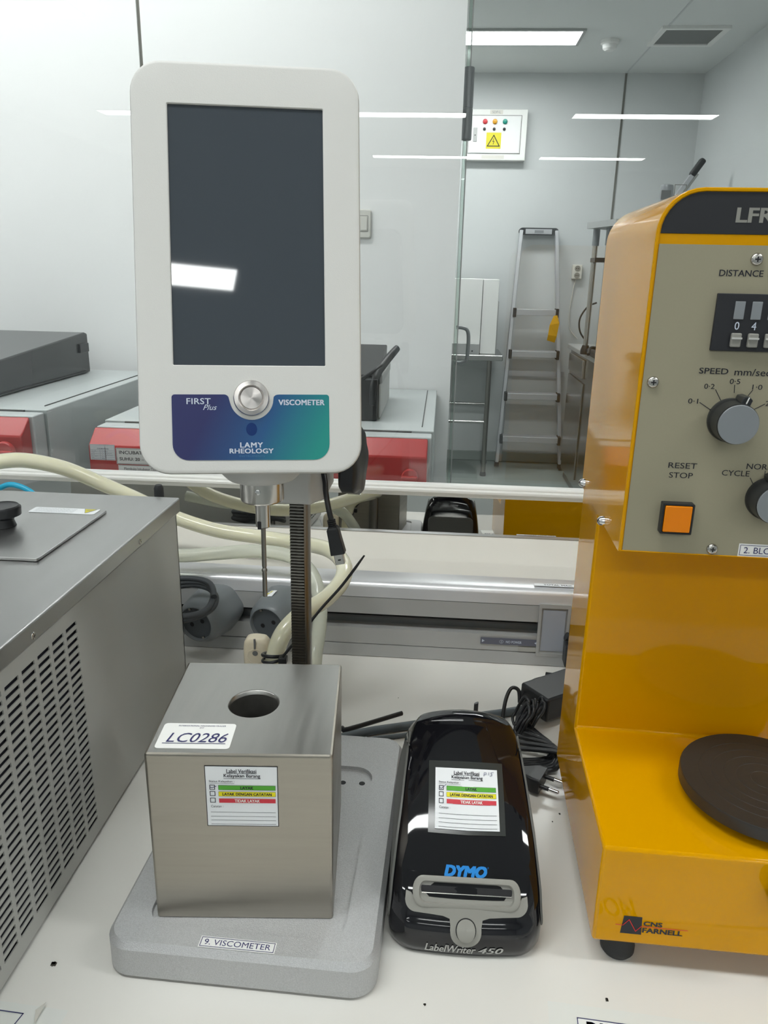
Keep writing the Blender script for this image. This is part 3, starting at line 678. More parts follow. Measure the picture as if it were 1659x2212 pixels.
# pole and toothed rack
px_, py_ = -.1343, .72
MB().lathe([(.0175, .028), (.0175, .036), (.0104, .0375), (.0104, .41)], lambda a, b, c: V(px_+a, py_+b, c), 32).build('pole', 'steel_dark', vi, smooth=40)
mb = MB(); L0 = []
z = .045
while z < .345:
    L0 += [(z, -.0100), (z+.0008, -.0122), (z+.0019, -.0122), (z+.0027, -.0100)]; z += .0033
loops = [[V(px_-.0015+s*.0070, py_+y, zz) for s in (-1, 1)] + [V(px_-.0015+s*.0070, py_-.006, zz) for s in (1, -1)] for zz, y in L0]
mb.loft(loops); mb.build('gear_rack', 'steel_dark', vi, smooth=None)
# carriage block on the pole
mb = MB(); bo = lambda z, c: [V(a, b, z) for a, b in ((-.165, .668), (-.1150, .668), (-.1045, .690), (-.1045, .750), (-.165, .750))]
mb.loft([bo(.3335, 0), bo(.405, 0)]).build('carriage', 'grey_white', vi, bevel=.002)
MB().tube([(-.105, .72, .3655), (-.085, .72, .3655)], .0085, 14, smooth=False).build('knob_shaft', 'black_plastic', vi)
MB().box((-.107, .685, .360), (-.085, .70, .372)).build('clamp_bar', 'black_plastic', vi, bevel=.002)
kf = axisframe((-.088, .705, .367), (1, -.1, 0))
mb = MB(); mb.loft([[kf((.0315+.0030*cos(5*a))*rs*cos(a), (.0315+.0030*cos(5*a))*rs*sin(a), w) for a in [2*pi*i/50 for i in range(50)]] for rs, w in ((.88, 0), (1, .003), (1, .014), (.86, .0175), (.3, .018))]).build('clamp_knob', 'black_plastic', vi, smooth=40)
# head
O = V(-.1489, .60, .5382); E_ = V(.9842, .1772, .0011); U_ = V(-.0418, .2260, .9732); N_ = V(.1722, -.9579, .2298)
E_.normalize(); U_.normalize(); N_.normalize()
def hf(a, b, c): return O + a*E_ + b*U_ + c*N_
HW, HH = .0853, .1535
def hl(o, c, r=.023): return [hf(a, b, c) for a, b in rr(-HW+o, -HH+o, HW-o, HH-o, r-o, 8)]
sc = lambda o, c: [hf(a, b, c) for a, b in rr(-.0582-o, -.0702-o, .0572+o, .1220+o, .0008+o, 8)]
mb = MB(); mb.loft([hl(.010, -.034, .023), hl(.004, -.030), hl(0, -.020), hl(0, -.0035), hl(.0010, -.0010), hl(.0035, 0), sc(.0006, 0), sc(0, -.0006), sc(0, -.0022)], True, False).build('head_housing', 'white_plastic', vi, smooth=35)
MB().rect(-.0584, -.0704, .0574, .1222, hf, -.0018).build('touch_screen', 'screen', vi, smooth=None)
for k in range(9):
    MB().box((-.045, -.095+.006*k, -.0348), (.02+.004*k, -.0925+.006*k, -.0338), hf).build('vent_slot', 'black_line', vi)
MB().loft([[hf(a, b, c) for a, b in rr(-.060, -.120, .065, .100, .02)] for c in (-.0342, -.046, -.050)]).build('rear_cover', 'black_plastic', vi)
# brand plate
def arc(cx, cy, r, a0, a1, n=14): return [(cx+r*cos(radians(a0+(a1-a0)*i/n)), cy+r*sin(radians(a0+(a1-a0)*i/n))) for i in range(n+1)]
out = arc(.0577, -.0945, .0022, 0, 90, 4) + [(.0215, -.0923)] + arc(.0205, -.0962, .0038, 90, 150, 5) + arc(.0003, -.0950, .0168, -14, -166, 22) + arc(-.0205, -.0962, .0038, 30, 90, 5) + arc(-.0577, -.0947, .0022, 90, 180, 4) + arc(-.0478, -.1306, .0121, 180, 270, 8) + arc(.0478, -.1306, .0121, 270, 360, 8)
bp = MB(); bp.loft([[hf(a, b, 0) for a, b in out], [hf(a, b, .0004) for a, b in out]]); bpo = bp.build('brand_plate', 'brand_gradient', vi, smooth=None, label='blue to teal brand plate under the power button')
mb = MB()
add_text(mb, 'FIRST', (-.0488, -.0999, -.0306, -.0953), hf, .0006, bold=.012, space=1.05); add_text(mb, 'Plus', (-.0365, -.1043, -.0260, -.1002), hf, .0006, shear=.4)
add_text(mb, 'VISCOMETER', (.0208, -.1005, .0564, -.0962), hf, .0006, bold=.03, space=1.05)
add_text(mb, 'LAMY', (-.0090, -.1331, .0085, -.1291), hf, .0006, bold=.03, space=1.15); add_text(mb, 'RHEOLOGY', (-.0171, -.1376, .0166, -.1338), hf, .0006, bold=.03, space=1.05)
mb.build('lettering', 'ink_pale', bpo)
mb = MB(); add_text(mb, 'INSTRUMENTS', (-.0096, -.1404, .0097, -.1390), hf, .0006); mb.build('small_lettering', 'ink_grey', bpo).data.materials[0] = mat('ink_teal', (.05, .16, .30), .5)
mb = MB(); mb.sheet(circ(0, -.1190, .0042, 24, .0050), hf, .0005); mb.build('drop_logo', 'ink_blue', bpo).data.materials[0] = mat('drop_blue', (.006, .03, .14), .15)
# push button: metal ring and turned disc
Rm = Matrix((E_, U_, N_)).transposed().to_4x4(); 
def local_obj(mb, name, m, parent, origin):
    me = bpy.data.meshes.new(name); me.from_pydata(mb.v, [], mb.f); me.materials.append(m if not isinstance(m, str) else M[m]); me.shade_smooth(); me.set_sharp_from_angle(angle=radians(16))
    bm = bmesh.new(); bm.from_mesh(me); bmesh.ops.recalc_face_normals(bm, faces=bm.faces); bm.to_mesh(me); bm.free()
    o = bpy.data.objects.new(name, me); COL.objects.link(o); o.parent = parent; mx = Rm.copy(); mx.translation = origin-ORIG[parent.name]; o.matrix_local = mx; ORIG[o.name] = origin; return o
bm_ = mat('button_turned', (.60, .57, .55), .26, 1, aniso=.85); nt = bm_.node_tree; tg = nt.nodes.new('ShaderNodeTangent'); tg.direction_type = 'RADIAL'; tg.axis = 'Z'; nt.links.new(tg.outputs[0], nt.nodes['Principled BSDF'].inputs['Tangent'])
bc = hf(.0003, -.0951, 0)
mb = MB().lathe([(.0136, 0), (.0136, .0022), (.0130, .0030), (.0098, .0034), (.0094, .0028), (.0093, .0008)], ident, 48, True, False); local_obj(mb, 'button_ring', bm_, vi, bc)
mb = MB().lathe([(.0093, .0007), (.0088, .0008), (.0087, .0020), (.0082, .0025), (.0060, .00256), (.0030, .00262), (.0004, .00266)], ident, 48, True, True); local_obj(mb, 'power_button', bm_, vi, bc)
# spindle drive under the head
sf2 = lambda a, b, c: V(-.1487+a, .622+b, c)
MB().lathe([(.044, .410), (.041, .384), (.030, .3725), (.0285, .3712)], sf2, 40).build('drive_cone', 'grey_white', vi, smooth=40)
MB().lathe([(.0182, .3725), (.0187, .3712), (.0187, .3525), (.0175, .3508)], sf2, 40).build('drive_collar', 'steel', vi, smooth=40)
MB().lathe([(.0022, 0), (.0022, .0010), (.001, .0014)], lambda a, b, c: V(-.1480+a, .6035-c, .3630+b), 16).build('set_screw', 'chrome', vi, smooth=50)
MB().lathe([(.0064, .3515), (.0064, .3275), (.0050, .3262)], sf2, 24).build('coupling', 'steel', vi, smooth=40)
MB().box((-.1520, .6150, .3262), (-.1490, .618, .333)).build('coupling_slot', 'black_line', vi)
MB().lathe([(.0021, .3275), (.0021, .290), (.0016, .288), (.0025, .2865), (.0025, .2855), (.0018, .2840), (.0021, .2825), (.0021, .2610), (.001, .2605)], sf2, 16).build('spindle', 'steel_dark', vi, smooth=40)

# stainless thermostat jacket (box with a round well) standing on the base plate
jb = root('thermostat_block', 'brushed stainless box with a round hole in its top on the viscometer base', 'stainless box', (-.145, .56, .0305))
jf = yawframe(-.2138, .4849, .0312, 4.72); jw, jd, jh = .1445, .1444, .1556
jl = lambda o, z: [jf(a, b, z) for a, b in rr(o, o, jw-o, jd-o, .0028-o, 5)]
n_ = 24
hole = lambda r, z: [jf(.0727+r*cos(a), .0735+r*sin(a), z) for a in [radians(-45-3.75*0+360*i/n_ - 45 + 45*0) for i in range(n_)]]
mb = MB(); mb.loft([[jf(a, b, 0) for a, b in rr(0, 0, jw, jd, .0028, 5)], jl(0, jh-.0022), jl(.0007, jh-.0006), jl(.0022, jh)], True, False)
mb.build('jacket', 'steel_brushed', jb, smooth=40)
mb = MB()
P_ = rr(.0022, .0022, jw-.0022, jd-.0022, .0006, 5)
ring = [math.atan2(b-.0735, a-.0727) for a, b in P_]
hp = lambda r, z: [jf(.0727+r*cos(t), .0735+r*sin(t), z) for t in ring]
# denser, evenly spread rim: resample outer edge to 64 points by angle
def edge_at(t):
    dx, dy = cos(t), sin(t); s = 1e9
    for lim, d, c in ((jw-.0022, dx, .0727), (.0022, dx, .0727), (jd-.0022, dy, .0735), (.0022, dy, .0735)):
        if abs(d) > 1e-9:
            k = (lim-c)/d
            if k > 0: s = min(s, k)
    return (.0727+dx*s, .0735+dy*s)
angs = sorted([2*pi*i/64 for i in range(64)] + [math.atan2(b-.0735, a-.0727) % (2*pi) for a, b in ((.0022, .0022), (jw-.0022, .0022), (jw-.0022, jd-.0022), (.0022, jd-.0022))])
HR = .0212
outl = [jf(*edge_at(t), jh) for t in angs]
cl = lambda r, z: [jf(.0727+r*cos(t), .0735+r*sin(t), z) for t in angs]
mb.loft([outl, cl(HR+.001, jh), cl(HR, jh-.0008), cl(HR-.001, jh-.004)], False, False); mb.build('top_sheet', 'steel_top', jb, smooth=40)
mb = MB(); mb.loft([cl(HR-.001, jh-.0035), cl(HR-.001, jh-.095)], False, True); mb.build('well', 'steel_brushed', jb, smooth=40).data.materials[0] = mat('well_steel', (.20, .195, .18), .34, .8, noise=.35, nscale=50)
tfj = lambda u, v, h: jf(u, v, jh+h)
st = MB().loft([[tfj(a, b, .0001) for a, b in rr(.0060, .0072, .0640, .0414, .003, 4)], [tfj(a, b, .0003) for a, b in rr(.0060, .0072, .0640, .0414, .003, 4)]]).build('asset_sticker', 'paper_white', jb, label='white asset sticker reading LC0286')
mb = MB(); add_text(mb, 'LC0286', (.0130, .0150, .0600, .0275), tfj, .0006, shear=.25); line(mb, [(.0110, .0136), (.0595, .0136)], .0007, tfj, .0006)
add_text(mb, 'INTERNATIONAL MACHINARI TRADER', (.0180, .0366, .0560, .0385), tfj, .0006); add_text(mb, 'IMT', (.0355, .0338, .0390, .0354), tfj, .0006); mb.build('lettering', 'ink_blue', st)

def verification(parent, name, fr, hand=False, seg=1):
    """the small status form; fr(u, v, h) with u, v in 0..1 from the lower left"""
    st = MB().rect(0, 0, 1, 1, fr, .0002, seg, seg*3).build(name, 'paper', parent, label='small status form with green, yellow and red rows')
    mb = MB(); R = lambda u0, v0, u1, v1: (u0, 1-v1, u1, 1-v0)
    if not hand: line(mb, [(.004, .004), (.996, .004), (.996, .996), (.004, .996)], .010, fr, .0003, True)
    add_text(mb, 'Label Verifikasi', R(.30, .05, .71, .115), fr, .0004, bold=.012); line(mb, [(.30, .878), (.71, .878)], .006, fr, .0004)
    add_text(mb, 'Kelayakan Barang', R(.26, .13, .76, .20), fr, .0004, bold=.012); line(mb, [(.26, .795), (.76, .795)], .006, fr, .0004)
    add_text(mb, 'Status Kelayakan :', R(.055, .235, .40, .275), fr, .0004, bold=.005); line(mb, [(.055, .715), (.40, .715)], .004, fr, .0004)
    for v0, v1 in ((.315, .385), (.42, .49), (.53, .60)):
        line(mb, [(.062, 1-v1), (.128, 1-v1), (.128, 1-v0), (.062, 1-v0)], .010, fr, .0004, True)
    add_text(mb, 'Catatan :', R(.065, .645, .235, .685), fr, .0004)
    for v in (.765, .835, .900, .965): line(mb, [(.06+.225*i, 1-v) for i in range(5)], .005, fr, .0004)
    mb.build('lettering', 'ink', st)
    for (v0, v1), m_, s, tm in (((.315, .39), 'green_print', 'LAYAK', 'ink'), ((.42, .495), 'yellow_print', 'LAYAK DENGAN CATATAN', 'ink'), ((.53, .605), 'red_print', 'TIDAK LAYAK', 'ink_white')):
        MB().rect(.18, 1-v1, .965, 1-v0, fr, .00045, 3, 1).build('colour_bar', m_, st)
        mb = MB(); wd = {5: .09, 20: .34, 11: .175}[len(s)]; add_text(mb, s, (.572-wd, 1-v1+.014, .572+wd, 1-v0-.014), fr, .0007, bold=.025); line(mb, [(.18, 1-v1), (.965, 1-v1), (.965, 1-v0), (.18, 1-v0)], .003, fr, .0006, True); mb.build('bar_lettering', tm, st)
    mb = MB()
    if hand:
        line(mb, [(.07, .655), (.09, .63), (.17, .70)], .008, fr, .0008)
        line(mb, [(.78, .88), (.79, .94), (.82, .94), (.82, .91), (.785, .905)], .007, fr, .0008); line(mb, [(.86, .90), (.865, .945)], .007, fr, .0008); line(mb, [(.94, .95), (.90, .945), (.90, .925), (.915, .91), (.905, .89), (.885, .885)], .007, fr, .0008)
    else: line(mb, [(.07, .66), (.09, .645), (.11, .655), (.15, .672)], .010, fr, .0008)
    mb.build('handwriting', 'ink_blue', st)
    return st
verification(jb, 'status_sticker', lambda u, v, h: jf(.0459+u*.0561, -h, .0907+v*.0553))

# ------------------------------------------------------------------ label printer
lx, ly_ = .0395, .5000
lwf = yawframe(lx, ly_, 0, 1.2)
prf = [(.0000, 0), (-.0030, .006), (-.0040, .014), (-.0025, .024), (.003, .034), (.008, .045), (.015, .0545), (.026, .066), (.040, .0775), (.058, .0895), (.078, .1010), (.098, .1110), (.117, .1195), (.133, .1262), (.145, .1305)]
dense = spline([V(a, b, 0) for a, b in prf], 6)
def fy_(z):
    for p, q in zip(dense, dense[1:]):
        if p.y <= z <= q.y: return p.x+(q.x-p.x)*(z-p.y)/max(q.y-p.y, 1e-9)
    return dense[-1].x
def lin(tab, z):
    for (a, p), (b, q) in zip(tab, tab[1:]):
        if z <= b: return p+(q-p)*(z-a)/(b-a)
    return tab[-1][1]
hwt = [(0, .0625), (.01, .0640), (.03, .0642), (.05, .0632), (.075, .0600), (.095, .0565), (.112, .0530), (.124, .0495), (.1305, .045)]
byt = [(0, .187), (.06, .186), (.10, .180), (.120, .174), (.1305, .165)]
rct = [(0, .020), (.03, .017), (.08, .015), (.11, .017), (.1305, .024)]
def lwloop(z, g=0.):
    y0, y1, hw, r = fy_(z)-g, lin(byt, z)+g, lin(hwt, z)+g, lin(rct, z)
    r = min(r, (y1-y0)/2-.001)
    pts = []
    fx = hw-r
    bot = [( -fx+2*fx*i/14, y0) for i in range(15)]
    cr = [(fx+r*sin(radians(90*i/6)), y0+r-r*cos(radians(90*i/6))) for i in range(1, 7)]
    side = [(hw, y0+r+(y1-y0-2*r)*i/8) for i in range(1, 9)]
    bc_ = [(fx+r*cos(radians(90*i/6)), y1-r+r*sin(radians(90*i/6))) for i in range(1, 7)]
    half = cr+side+bc_
    loop = bot + half + [(fx-2*fx*i/10, y1) for i in range(1, 10)] + [(-a, b) for a, b in half[::-1]]
    out = []
    for a, b in loop:
        wgt = max(0, min(1, (y1-b)/(y1-y0)))
        out.append((a, b + .0045*(a/hw)**2*wgt**2, z - (.0085*(a/hw)**2*max(0, (z-.085)/.045)**1.5 if z > .085 else 0)))
    return out
def lwsurf(x, z, h):
    """point on the front slope at height z, offset outward by h"""
    hw = lin(hwt, z); e = .001; dz = 2*e; dy = fy_(min(z+e, .1304))-fy_(max(z-e, 0)); n = Vector((0, -dz, dy)).normalized()
    zz = z - (.0085*(x/hw)**2*((z-.085)/.045)**1.5 if z > .085 else 0)
    p = Vector((x, fy_(z)+.0045*(x/hw)**2, zz)) + n*h
    return lwf(*p)
lw = root('label_printer', 'glossy black desktop label printer with grey side panels and grey slot bezel', 'label printer', (lx, ly_+.09, 0))
zz = [0, .004, .010] + [.018+.004*i for i in range(28)] + [.1290, .1305]
zz = sorted(set([z for z in zz if z <= .1305]))
loops = [[lwf(*p) for p in lwloop(z)] for z in zz]
top = lwloop(.1305); cx_, cy_ = 0, .155
ztop = .1338
def crown(p, s, g=0.): return lwf(p[0]*s, cy_+(p[1]-cy_)*s, ztop+g-(ztop-p[2])*s**2)
for s in (.94, .85, .7, .5, .25):
    loops.append([crown(p, s) for p in top])
mb = MB(); mb.loft(loops); mb.build('printer_body', 'black_gloss', lw, smooth=50)
MB().loft([[lwf(a, .1872+h, b) for a, b in rr(-.050, .006, .050, .085, .01, 4)] for h in (-.004, .0012)]).build('rear_panel', 'lw_grey', lw)
# hinged lid: slightly proud skin over the slope
i0, i1 = 1, 14
cols = []
nb = len(lwloop(.06))
idx = list(range(nb-3, nb)) + list(range(0, 15)) + [15, 16]
zl = [z for z in zz if z >= .062]
rows = [[lwf(*lwloop(z, .0008)[i]) for i in idx] for z in zl]
tl = lwloop(.1305, .0008)
for q in (.94, .85, .7): rows.append([crown(tl[i], q, .0007) for i in idx])
rows.append([crown(tl[i], .68, -.0006) for i in idx])
rows.insert(0, [lwf(*lwloop(.0615, -.0002)[i]) for i in idx])
mb = MB(); mb.loft(rows, False, False, False); mb.build('lid', 'black_gloss', lw, smooth=60)
# grey side panels
for s in (-1, 1):
    mb = MB(); rows = []
    for j in range(25):
        z = .012+(.1150-.012)*j/24
        ya = fy_(z)+.011+.030*(1-(j/24))**4*0+ (.010 if j == 24 else 0); yb = lin(byt, z)-.022
        k_ = abs(j/24*2-1)**5; ya += k_*.02; yb -= k_*.03
        hwz = lin(hwt, z)
        def off(y, e):
            r = lin(rct, z); y0 = fy_(z); d = y-y0
            inner = hwz-r+ (math.sqrt(max(0, r*r-(r-d)**2)) if d < r else r)
            return inner+e
        rows.append([lwf(s*off(ya, -.001), ya, z)] + [lwf(s*off(ya+(yb-ya)*t/10, .0008), ya+(yb-ya)*t/10, z) for t in range(11)] + [lwf(s*off(yb, -.001), yb, z)])
    mb.loft(rows, False, False, False); mb.build('side_panel', 'lw_grey', lw, smooth=60, label='matte grey curved side panel')
# front bezel with slot and feed button
BZ = .0470
def bz(x, z, h): return lwsurf(x, z, h)
def zmap(outl, h, n=1): return [bz(a, b, h) for a, b in outl]
def dens(o, m=3):
    r = []
    for (a, b), (c, d) in zip(o, o[1:]+o[:1]):
        for i in range(m): r.append((a+(c-a)*i/m, b+(d-b)*i/m))
    return r
tab = arc(.0415, .0475, .0085, 20, -80, 6)  # right lower curve
outer = [(.0500, .0505)] + arc(.0420, .0455, .0085, -5, -85, 6) + [(.030, .0368), (.019, .0362), (.0135, .0345)] + arc(.0, .0270, .0128, 10, -190, 16) + [(-.0135, .0345), (-.019, .0362), (-.030, .0368)] + arc(-.0420, .0455, .0085, -95, -175, 6) + [(-.0500, .0505), (-.0455, .0495), (-.0445, .0480), (.0445, .0480), (.0455, .0495)]
def fill(outl, fr, h, name, m, parent, thick=.0012, wall=True):
    bm = bmesh.new(); vs = [bm.verts.new((a, b, 0)) for a, b in outl]; f = bm.faces.new(vs)
    if thick:
        r = bmesh.ops.extrude_face_region(bm, geom=[f]); 
        for v in [e for e in r['geom'] if isinstance(e, bmesh.types.BMVert)]: v.co.z = 1
    bmesh.ops.triangulate(bm, faces=[f_ for f_ in bm.faces if len(f_.verts) > 4])
    # cut the long triangles so that the part follows the curved front
    for _ in range(2):
        lg = [e for e in bm.edges if e.calc_length() > .008 and abs(e.verts[0].co.z-e.verts[1].co.z) < .5]
        if lg: bmesh.ops.subdivide_edges(bm, edges=lg, cuts=1); bmesh.ops.triangulate(bm, faces=[f_ for f_ in bm.faces if len(f_.verts) > 4])
    bm.verts.ensure_lookup_table(); mb = MB(); bm.verts.index_update()
    ids = mb.add([fr(v.co.x, v.co.y, h+(thick if v.co.z > .5 else (-.001 if thick else 0))) for v in bm.verts])
    for f_ in bm.faces: mb.face([ids[v.index] for v in f_.verts])
    bm.free(); return mb.build(name, m, parent, smooth=35)
bzl = fill(dens(outer, 2), bz, .0006, 'front_bezel', 'lw_bezel', lw, .0010)
ringo = rr(-.0445, .0415, .0445, .0600, .0085, 6); ringi = rr(-.0385, .0450, .0385, .0565, .0050, 6)
mb = MB(); mb.loft([zmap(ringo, .0005), zmap(ringo, .0026), zmap(rr(-.0432, .0425, .0432, .0590, .0078, 6), .0034), zmap(rr(-.0392, .0444, .0392, .0571, .0052, 6), .0034), zmap(ringi, .0022), zmap(ringi, .0004)], False, True); mb.build('slot_surround', 'lw_bezel', lw, smooth=40)
MB().loft([zmap(rr(-.0375, .0505, .0375, .0545, .0012, 3), h) for h in (.0005, .0011)]).build('paper_slot', 'black_line', lw)
MB().loft([zmap(rr(-.0370, .0500, .0370, .0505, .0002, 1), h) for h in (.0008, .0016)]).build('tear_bar', 'steel', lw)
bfr = lambda a, b, c: bz(a, .0275+b, c)
mb = MB(); mb.loft([[bfr(r*cos(2*pi*k/30), r*sin(2*pi*k/30), h) for k in range(30)] for r, h in ((.0084, .0012), (.0084, .0019), (.0078, .0019))]); mb.build('button_ring', 'black_line', lw)
mb = MB(); mb.loft([[bfr(r*cos(2*pi*k/30), r*sin(2*pi*k/30)*1, h - (.0016*max(0, sin(2*pi*k/30)) )) for k in range(30)] for r, h in ((.0076, .0016), (.0076, .0036), (.0060, .0042), (.001, .0038))]); mb.build('feed_button', 'lw_bezel', lw, smooth=50)
mb = MB(); add_text(mb, 'DYMO', (-.0187, .0606, .0170, .0668), lwsurf, .0012, bold=.07, shear=.22); add_text(mb, '\u00ae', (.0173, .0655, .0183, .0665), lwsurf, .0012); mb.build('brand_lettering', 'dymo_blue', lw, label='blue brand lettering')
mb = MB(); add_text(mb, 'LabelWriter', (-.0330, .0058, .0090, .0142), lwsurf, .0004, bold=.012, shear=.25); add_text(mb, '450', (.0110, .0068, .0315, .0132), lwsurf, .0004, bold=.02, shear=.25); mb.build('model_lettering', 'ink_white', lw, label='silver model lettering').data.materials[0] = M['ink_grey'] if False else mat('ink_silver', (.45, .45, .43), .4)
def zarc(t):  # height on the slope as arc fraction along the form
    return .0872 + t*(.1135-.0872)
sarc = spline([V(fy_(z), z, 0) for z in [.060+.002*i for i in range(30)]], 2)
def slope_z(s0, s):  # walk s metres up the slope from height s0
    k = min(range(len(dense)), key=lambda i: abs(dense[i].y-s0)); acc = 0; p = dense[k]
    for q in dense[k+1:]:
        d = (q-p).length
        if acc+d >= s: t = (s-acc)/d; return p.y+(q.y-p.y)*t
        acc += d; p = q
    return p.y
tp = lambda u, v, h: lwsurf(-.0330+u*.0665, slope_z(.0815, v*.0665), h)
MB().rect(0, 0, 1, 1, tp, .0012, 2, 10).build('tape_border', 'clear_tape_dark', lw, label='clear tape around the status form', smooth=60)
verification(lw, 'status_sticker', lambda u, v, h: lwsurf(-.0272+u*.0556, slope_z(.0840, v*.0555), .0016+h), True, 2)

# ------------------------------------------------------------------ yellow texture analyser
ta = root('texture_analyser', 'yellow C-shaped texture analyser with grey dial panel at the right', 'analyser', (.28, .63, 0))
yf = yawframe(.1408, .5002, 0, -1.4175); TW = .290
cf = lambda w, v0, v1, name, z0, z1: None
# body: C profile in (v, z), full width
side = [(0, .026), (0, .118), (.165, .118), (.165, .3395), (.0645, .3395), (.0645, .36), (.2518, .36), (.2518, .026)]
body = [(0, .026), (0, .118), (.165, .118), (.165, .350), (.2518, .350), (.2518, .026)]
MB().loft([[yf(u, a, b) for a, b in body] for u in (0.0006, TW-.0006)]).build('stand', 'yellow', ta, bevel=.0028, smooth=50)
def hdl(u0, u1, z0, z1, v, r=.029): 
    k = 8; o = [(u0, z0)]; pts = [(u1, z0)]
    pts += [(u1-r+r*cos(radians(90*i/k)), z1-r+r*sin(radians(90*i/k))) for i in range(k+1)] + [(u0+r+r*cos(radians(90+90*i/k)), z1-r+r*sin(radians(90+90*i/k))) for i in range(k+1)] + [(u0, z0)]
    return [yf(a, v, b) for a, b in pts]
z0, z1, vF, vB = .3395, .5985, .0628, .2535
mb = MB(); mb.loft([hdl(-.001, TW+.001, z0, z1, vB), hdl(-.001, TW+.001, z0, z1, vF+.0008), hdl(-.0004, TW+.0004, z0+.0004, z1-.0006, vF, .0284), hdl(.0012, TW-.0012, z0+.001, z1-.0022, vF, .027), hdl(.0015, TW-.0015, z0+.0012, z1-.0025, vF+.0012, .027)])
mb.build('head_cover', 'yellow', ta, smooth=40)
hp_ = lambda u, z, h: yf(u, .0640-h, z)
MB().box((.0022, .3405, -.0005), (TW-.0022, .5625, .0006), hp_).build('control_panel', 'panel_grey', ta)
r_ = .0265; pts = [(TW-.0022, .5695), (TW-.0022, .5695)] 
pts = [(.0022, .5695), (TW-.0022, .5695)] + arc(TW-.0022-r_, .5958-r_, r_, 0, 90, 8) + arc(.0022+r_, .5958-r_, r_, 90, 180, 8)
nm = MB().prism(pts, -.0005, .0003, hp_).build('name_panel', 'panel_black', ta, label='black name strip across the head')
mb = MB(); add_text(mb, 'LFRA', (.0500, .5768, .0850, .5862), hp_, .0005, bold=.035); mb.build('lettering', 'ink_grey', nm).data.materials[0] = M['lw_bezel']
mb = MB(); H_ = .0008
def T(s, u0, z0, u1, z1, b=.004):
    m1 = MB(); add_text(m1, s, (u0, z0, u1, z1), hp_, H_, bold=b); m1.build('lettering', 'ink', ta)
T('DISTANCE', .0443, .5424, .0733, .5466, .012); T('mm', .0765, .5424, .086, .5455, .006)
T('SPEED', .0402, .4762, .0602, .4803, .012); T('mm/sec', .0645, .4757, .0890, .4806, .006)
T('0\u00b71', .0355, .4547, .0425, .4583); T('0\u00b72', .0452, .4656, .0524, .4692); T('0\u00b75', .0622, .4696, .0694, .4732); T('1\u00b70', .0782, .4661, .0850, .4697); T('2\u00b70', .0890, .4548, .0960, .4584)
for a, b, c, d in ((.0438, .4556, .0530, .4500), (.0534, .4651, .0584, .4570), (.0659, .4688, .0664, .4636), (.0787, .4657, .0740, .4580), (.0885, .4561, .0800, .4510)): line(mb, [(a, b), (c, d)], .0005, hp_, H_)
T('RESET', .0279, .4067, .0483, .4109); T('STOP', .0293, .3993, .0463, .4035); T('CYCLE', .0666, .4027, .0862, .4069); T('NORMAL', .0833, .4083, .1110, .4125)
for a, b, c, d in ((.0872, .4016, .0913, .3947), (.0968, .4073, .0972, .3968), (.1080, .4060, .1060, .3960)): line(mb, [(a, b), (c, d)], .0005, hp_, H_)
T('START', .135, .4067, .155, .4109); T('2\u00b75', .100, .44, .107, .4436)
mb.build('tick_marks', 'ink', ta)
for u, z in ((.0094, .4690), (.0675, .5537), (.0681, .3452), (.2800, .4690), (.2200, .5537), (.2200, .3452)):
    screw(ta, hp_, u, z, .0043, h=.0030)
# thumbwheel switch block
tw = MB().box((.0450, .4925, 0), (.1070, .5312, .0030), hp_).build('thumbwheel_block', 'panel_black', ta, bevel=.0005)
for k, dg in enumerate('0400'):
    u = .0605+.0113*k
    MB().box((u-.0034, .5142, .0030), (u+.0034, .5262, .0038), hp_).build('wheel_window', 'knob_cap', tw, bevel=.0004)
    MB().box((u-.0034, .4955, .0030), (u+.0034, .5050, .0062), hp_).build('wheel_key', 'ink_grey', tw, bevel=.0008).data.materials[0] = M['lw_bezel']
    MB().box((u-.0034, .5010, .0060), (u+.0034, .5022, .0072), hp_).build('key_ridge', 'grey_white', tw)
    mb = MB(); add_text(mb, dg, (u-.0018, .5072, u+.0014, .5125), hp_, .0036, bold=.006); mb.build('digit', 'ink_pale', tw)
def knob(u, z, r, h, ang):
    g = lambda a, b, c: hp_(u+a, z+b, .0006+c)
    kb = MB(); kb.lathe([(r*1.05, 0), (r*1.05, .004), (r*.98, .0055), (r*.96, h-.001), (r*.92, h)], g, 40); ko = kb.build('selector_knob', 'black_satin', ta, smooth=40)
    MB().lathe([(r*.92, h), (r*.92, h+.0006), (r*.88, h+.0009)], g, 40).build('knob_cap', 'knob_cap', ko, smooth=40)
    ca, sa = cos(radians(ang)), sin(radians(ang)); q = lambda a, b, c: g(a*ca-b*sa, a*sa+b*ca, c)
    MB().prism([(r*.7, -.0034), (r*1.22, -.0034), (r*1.34, 0), (r*1.22, .0034), (r*.7, .0034)], .0005, h-.004, q).build('pointer', 'black_satin', ko, bevel=.0005)
    MB().box((r*.98, -.0004, h-.0042), (r*1.30, .0004, h-.0036), q).build('pointer_line', 'ink_white', ko)
knob(.0660, .4440, .0150, .0190, 72); knob(.1015, .3870, .0150, .0190, 96)
hb = MB(); hb.loft([[hp_(a, b, c) for a, b in rr(.0262+o, .3575+o, .0492-o, .3812-o, .0008, 2)] for o, c in ((0, 0), (0, .0075), (.0013, .0075), (.0013, .0045))], False, True); hb = hb.build('button_frame', 'black_plastic', ta, smooth=20)
MB().box((.0281, .3592, .0045), (.0476, .3795, .0082), hp_).build('amber_lens', 'amber', hb, bevel=.0006)
ls = MB().rect(.0872, .3405, .1430, .3508, hp_, .0009).build('name_sticker', 'paper_white', ta, label='white name sticker beginning 2. BL')
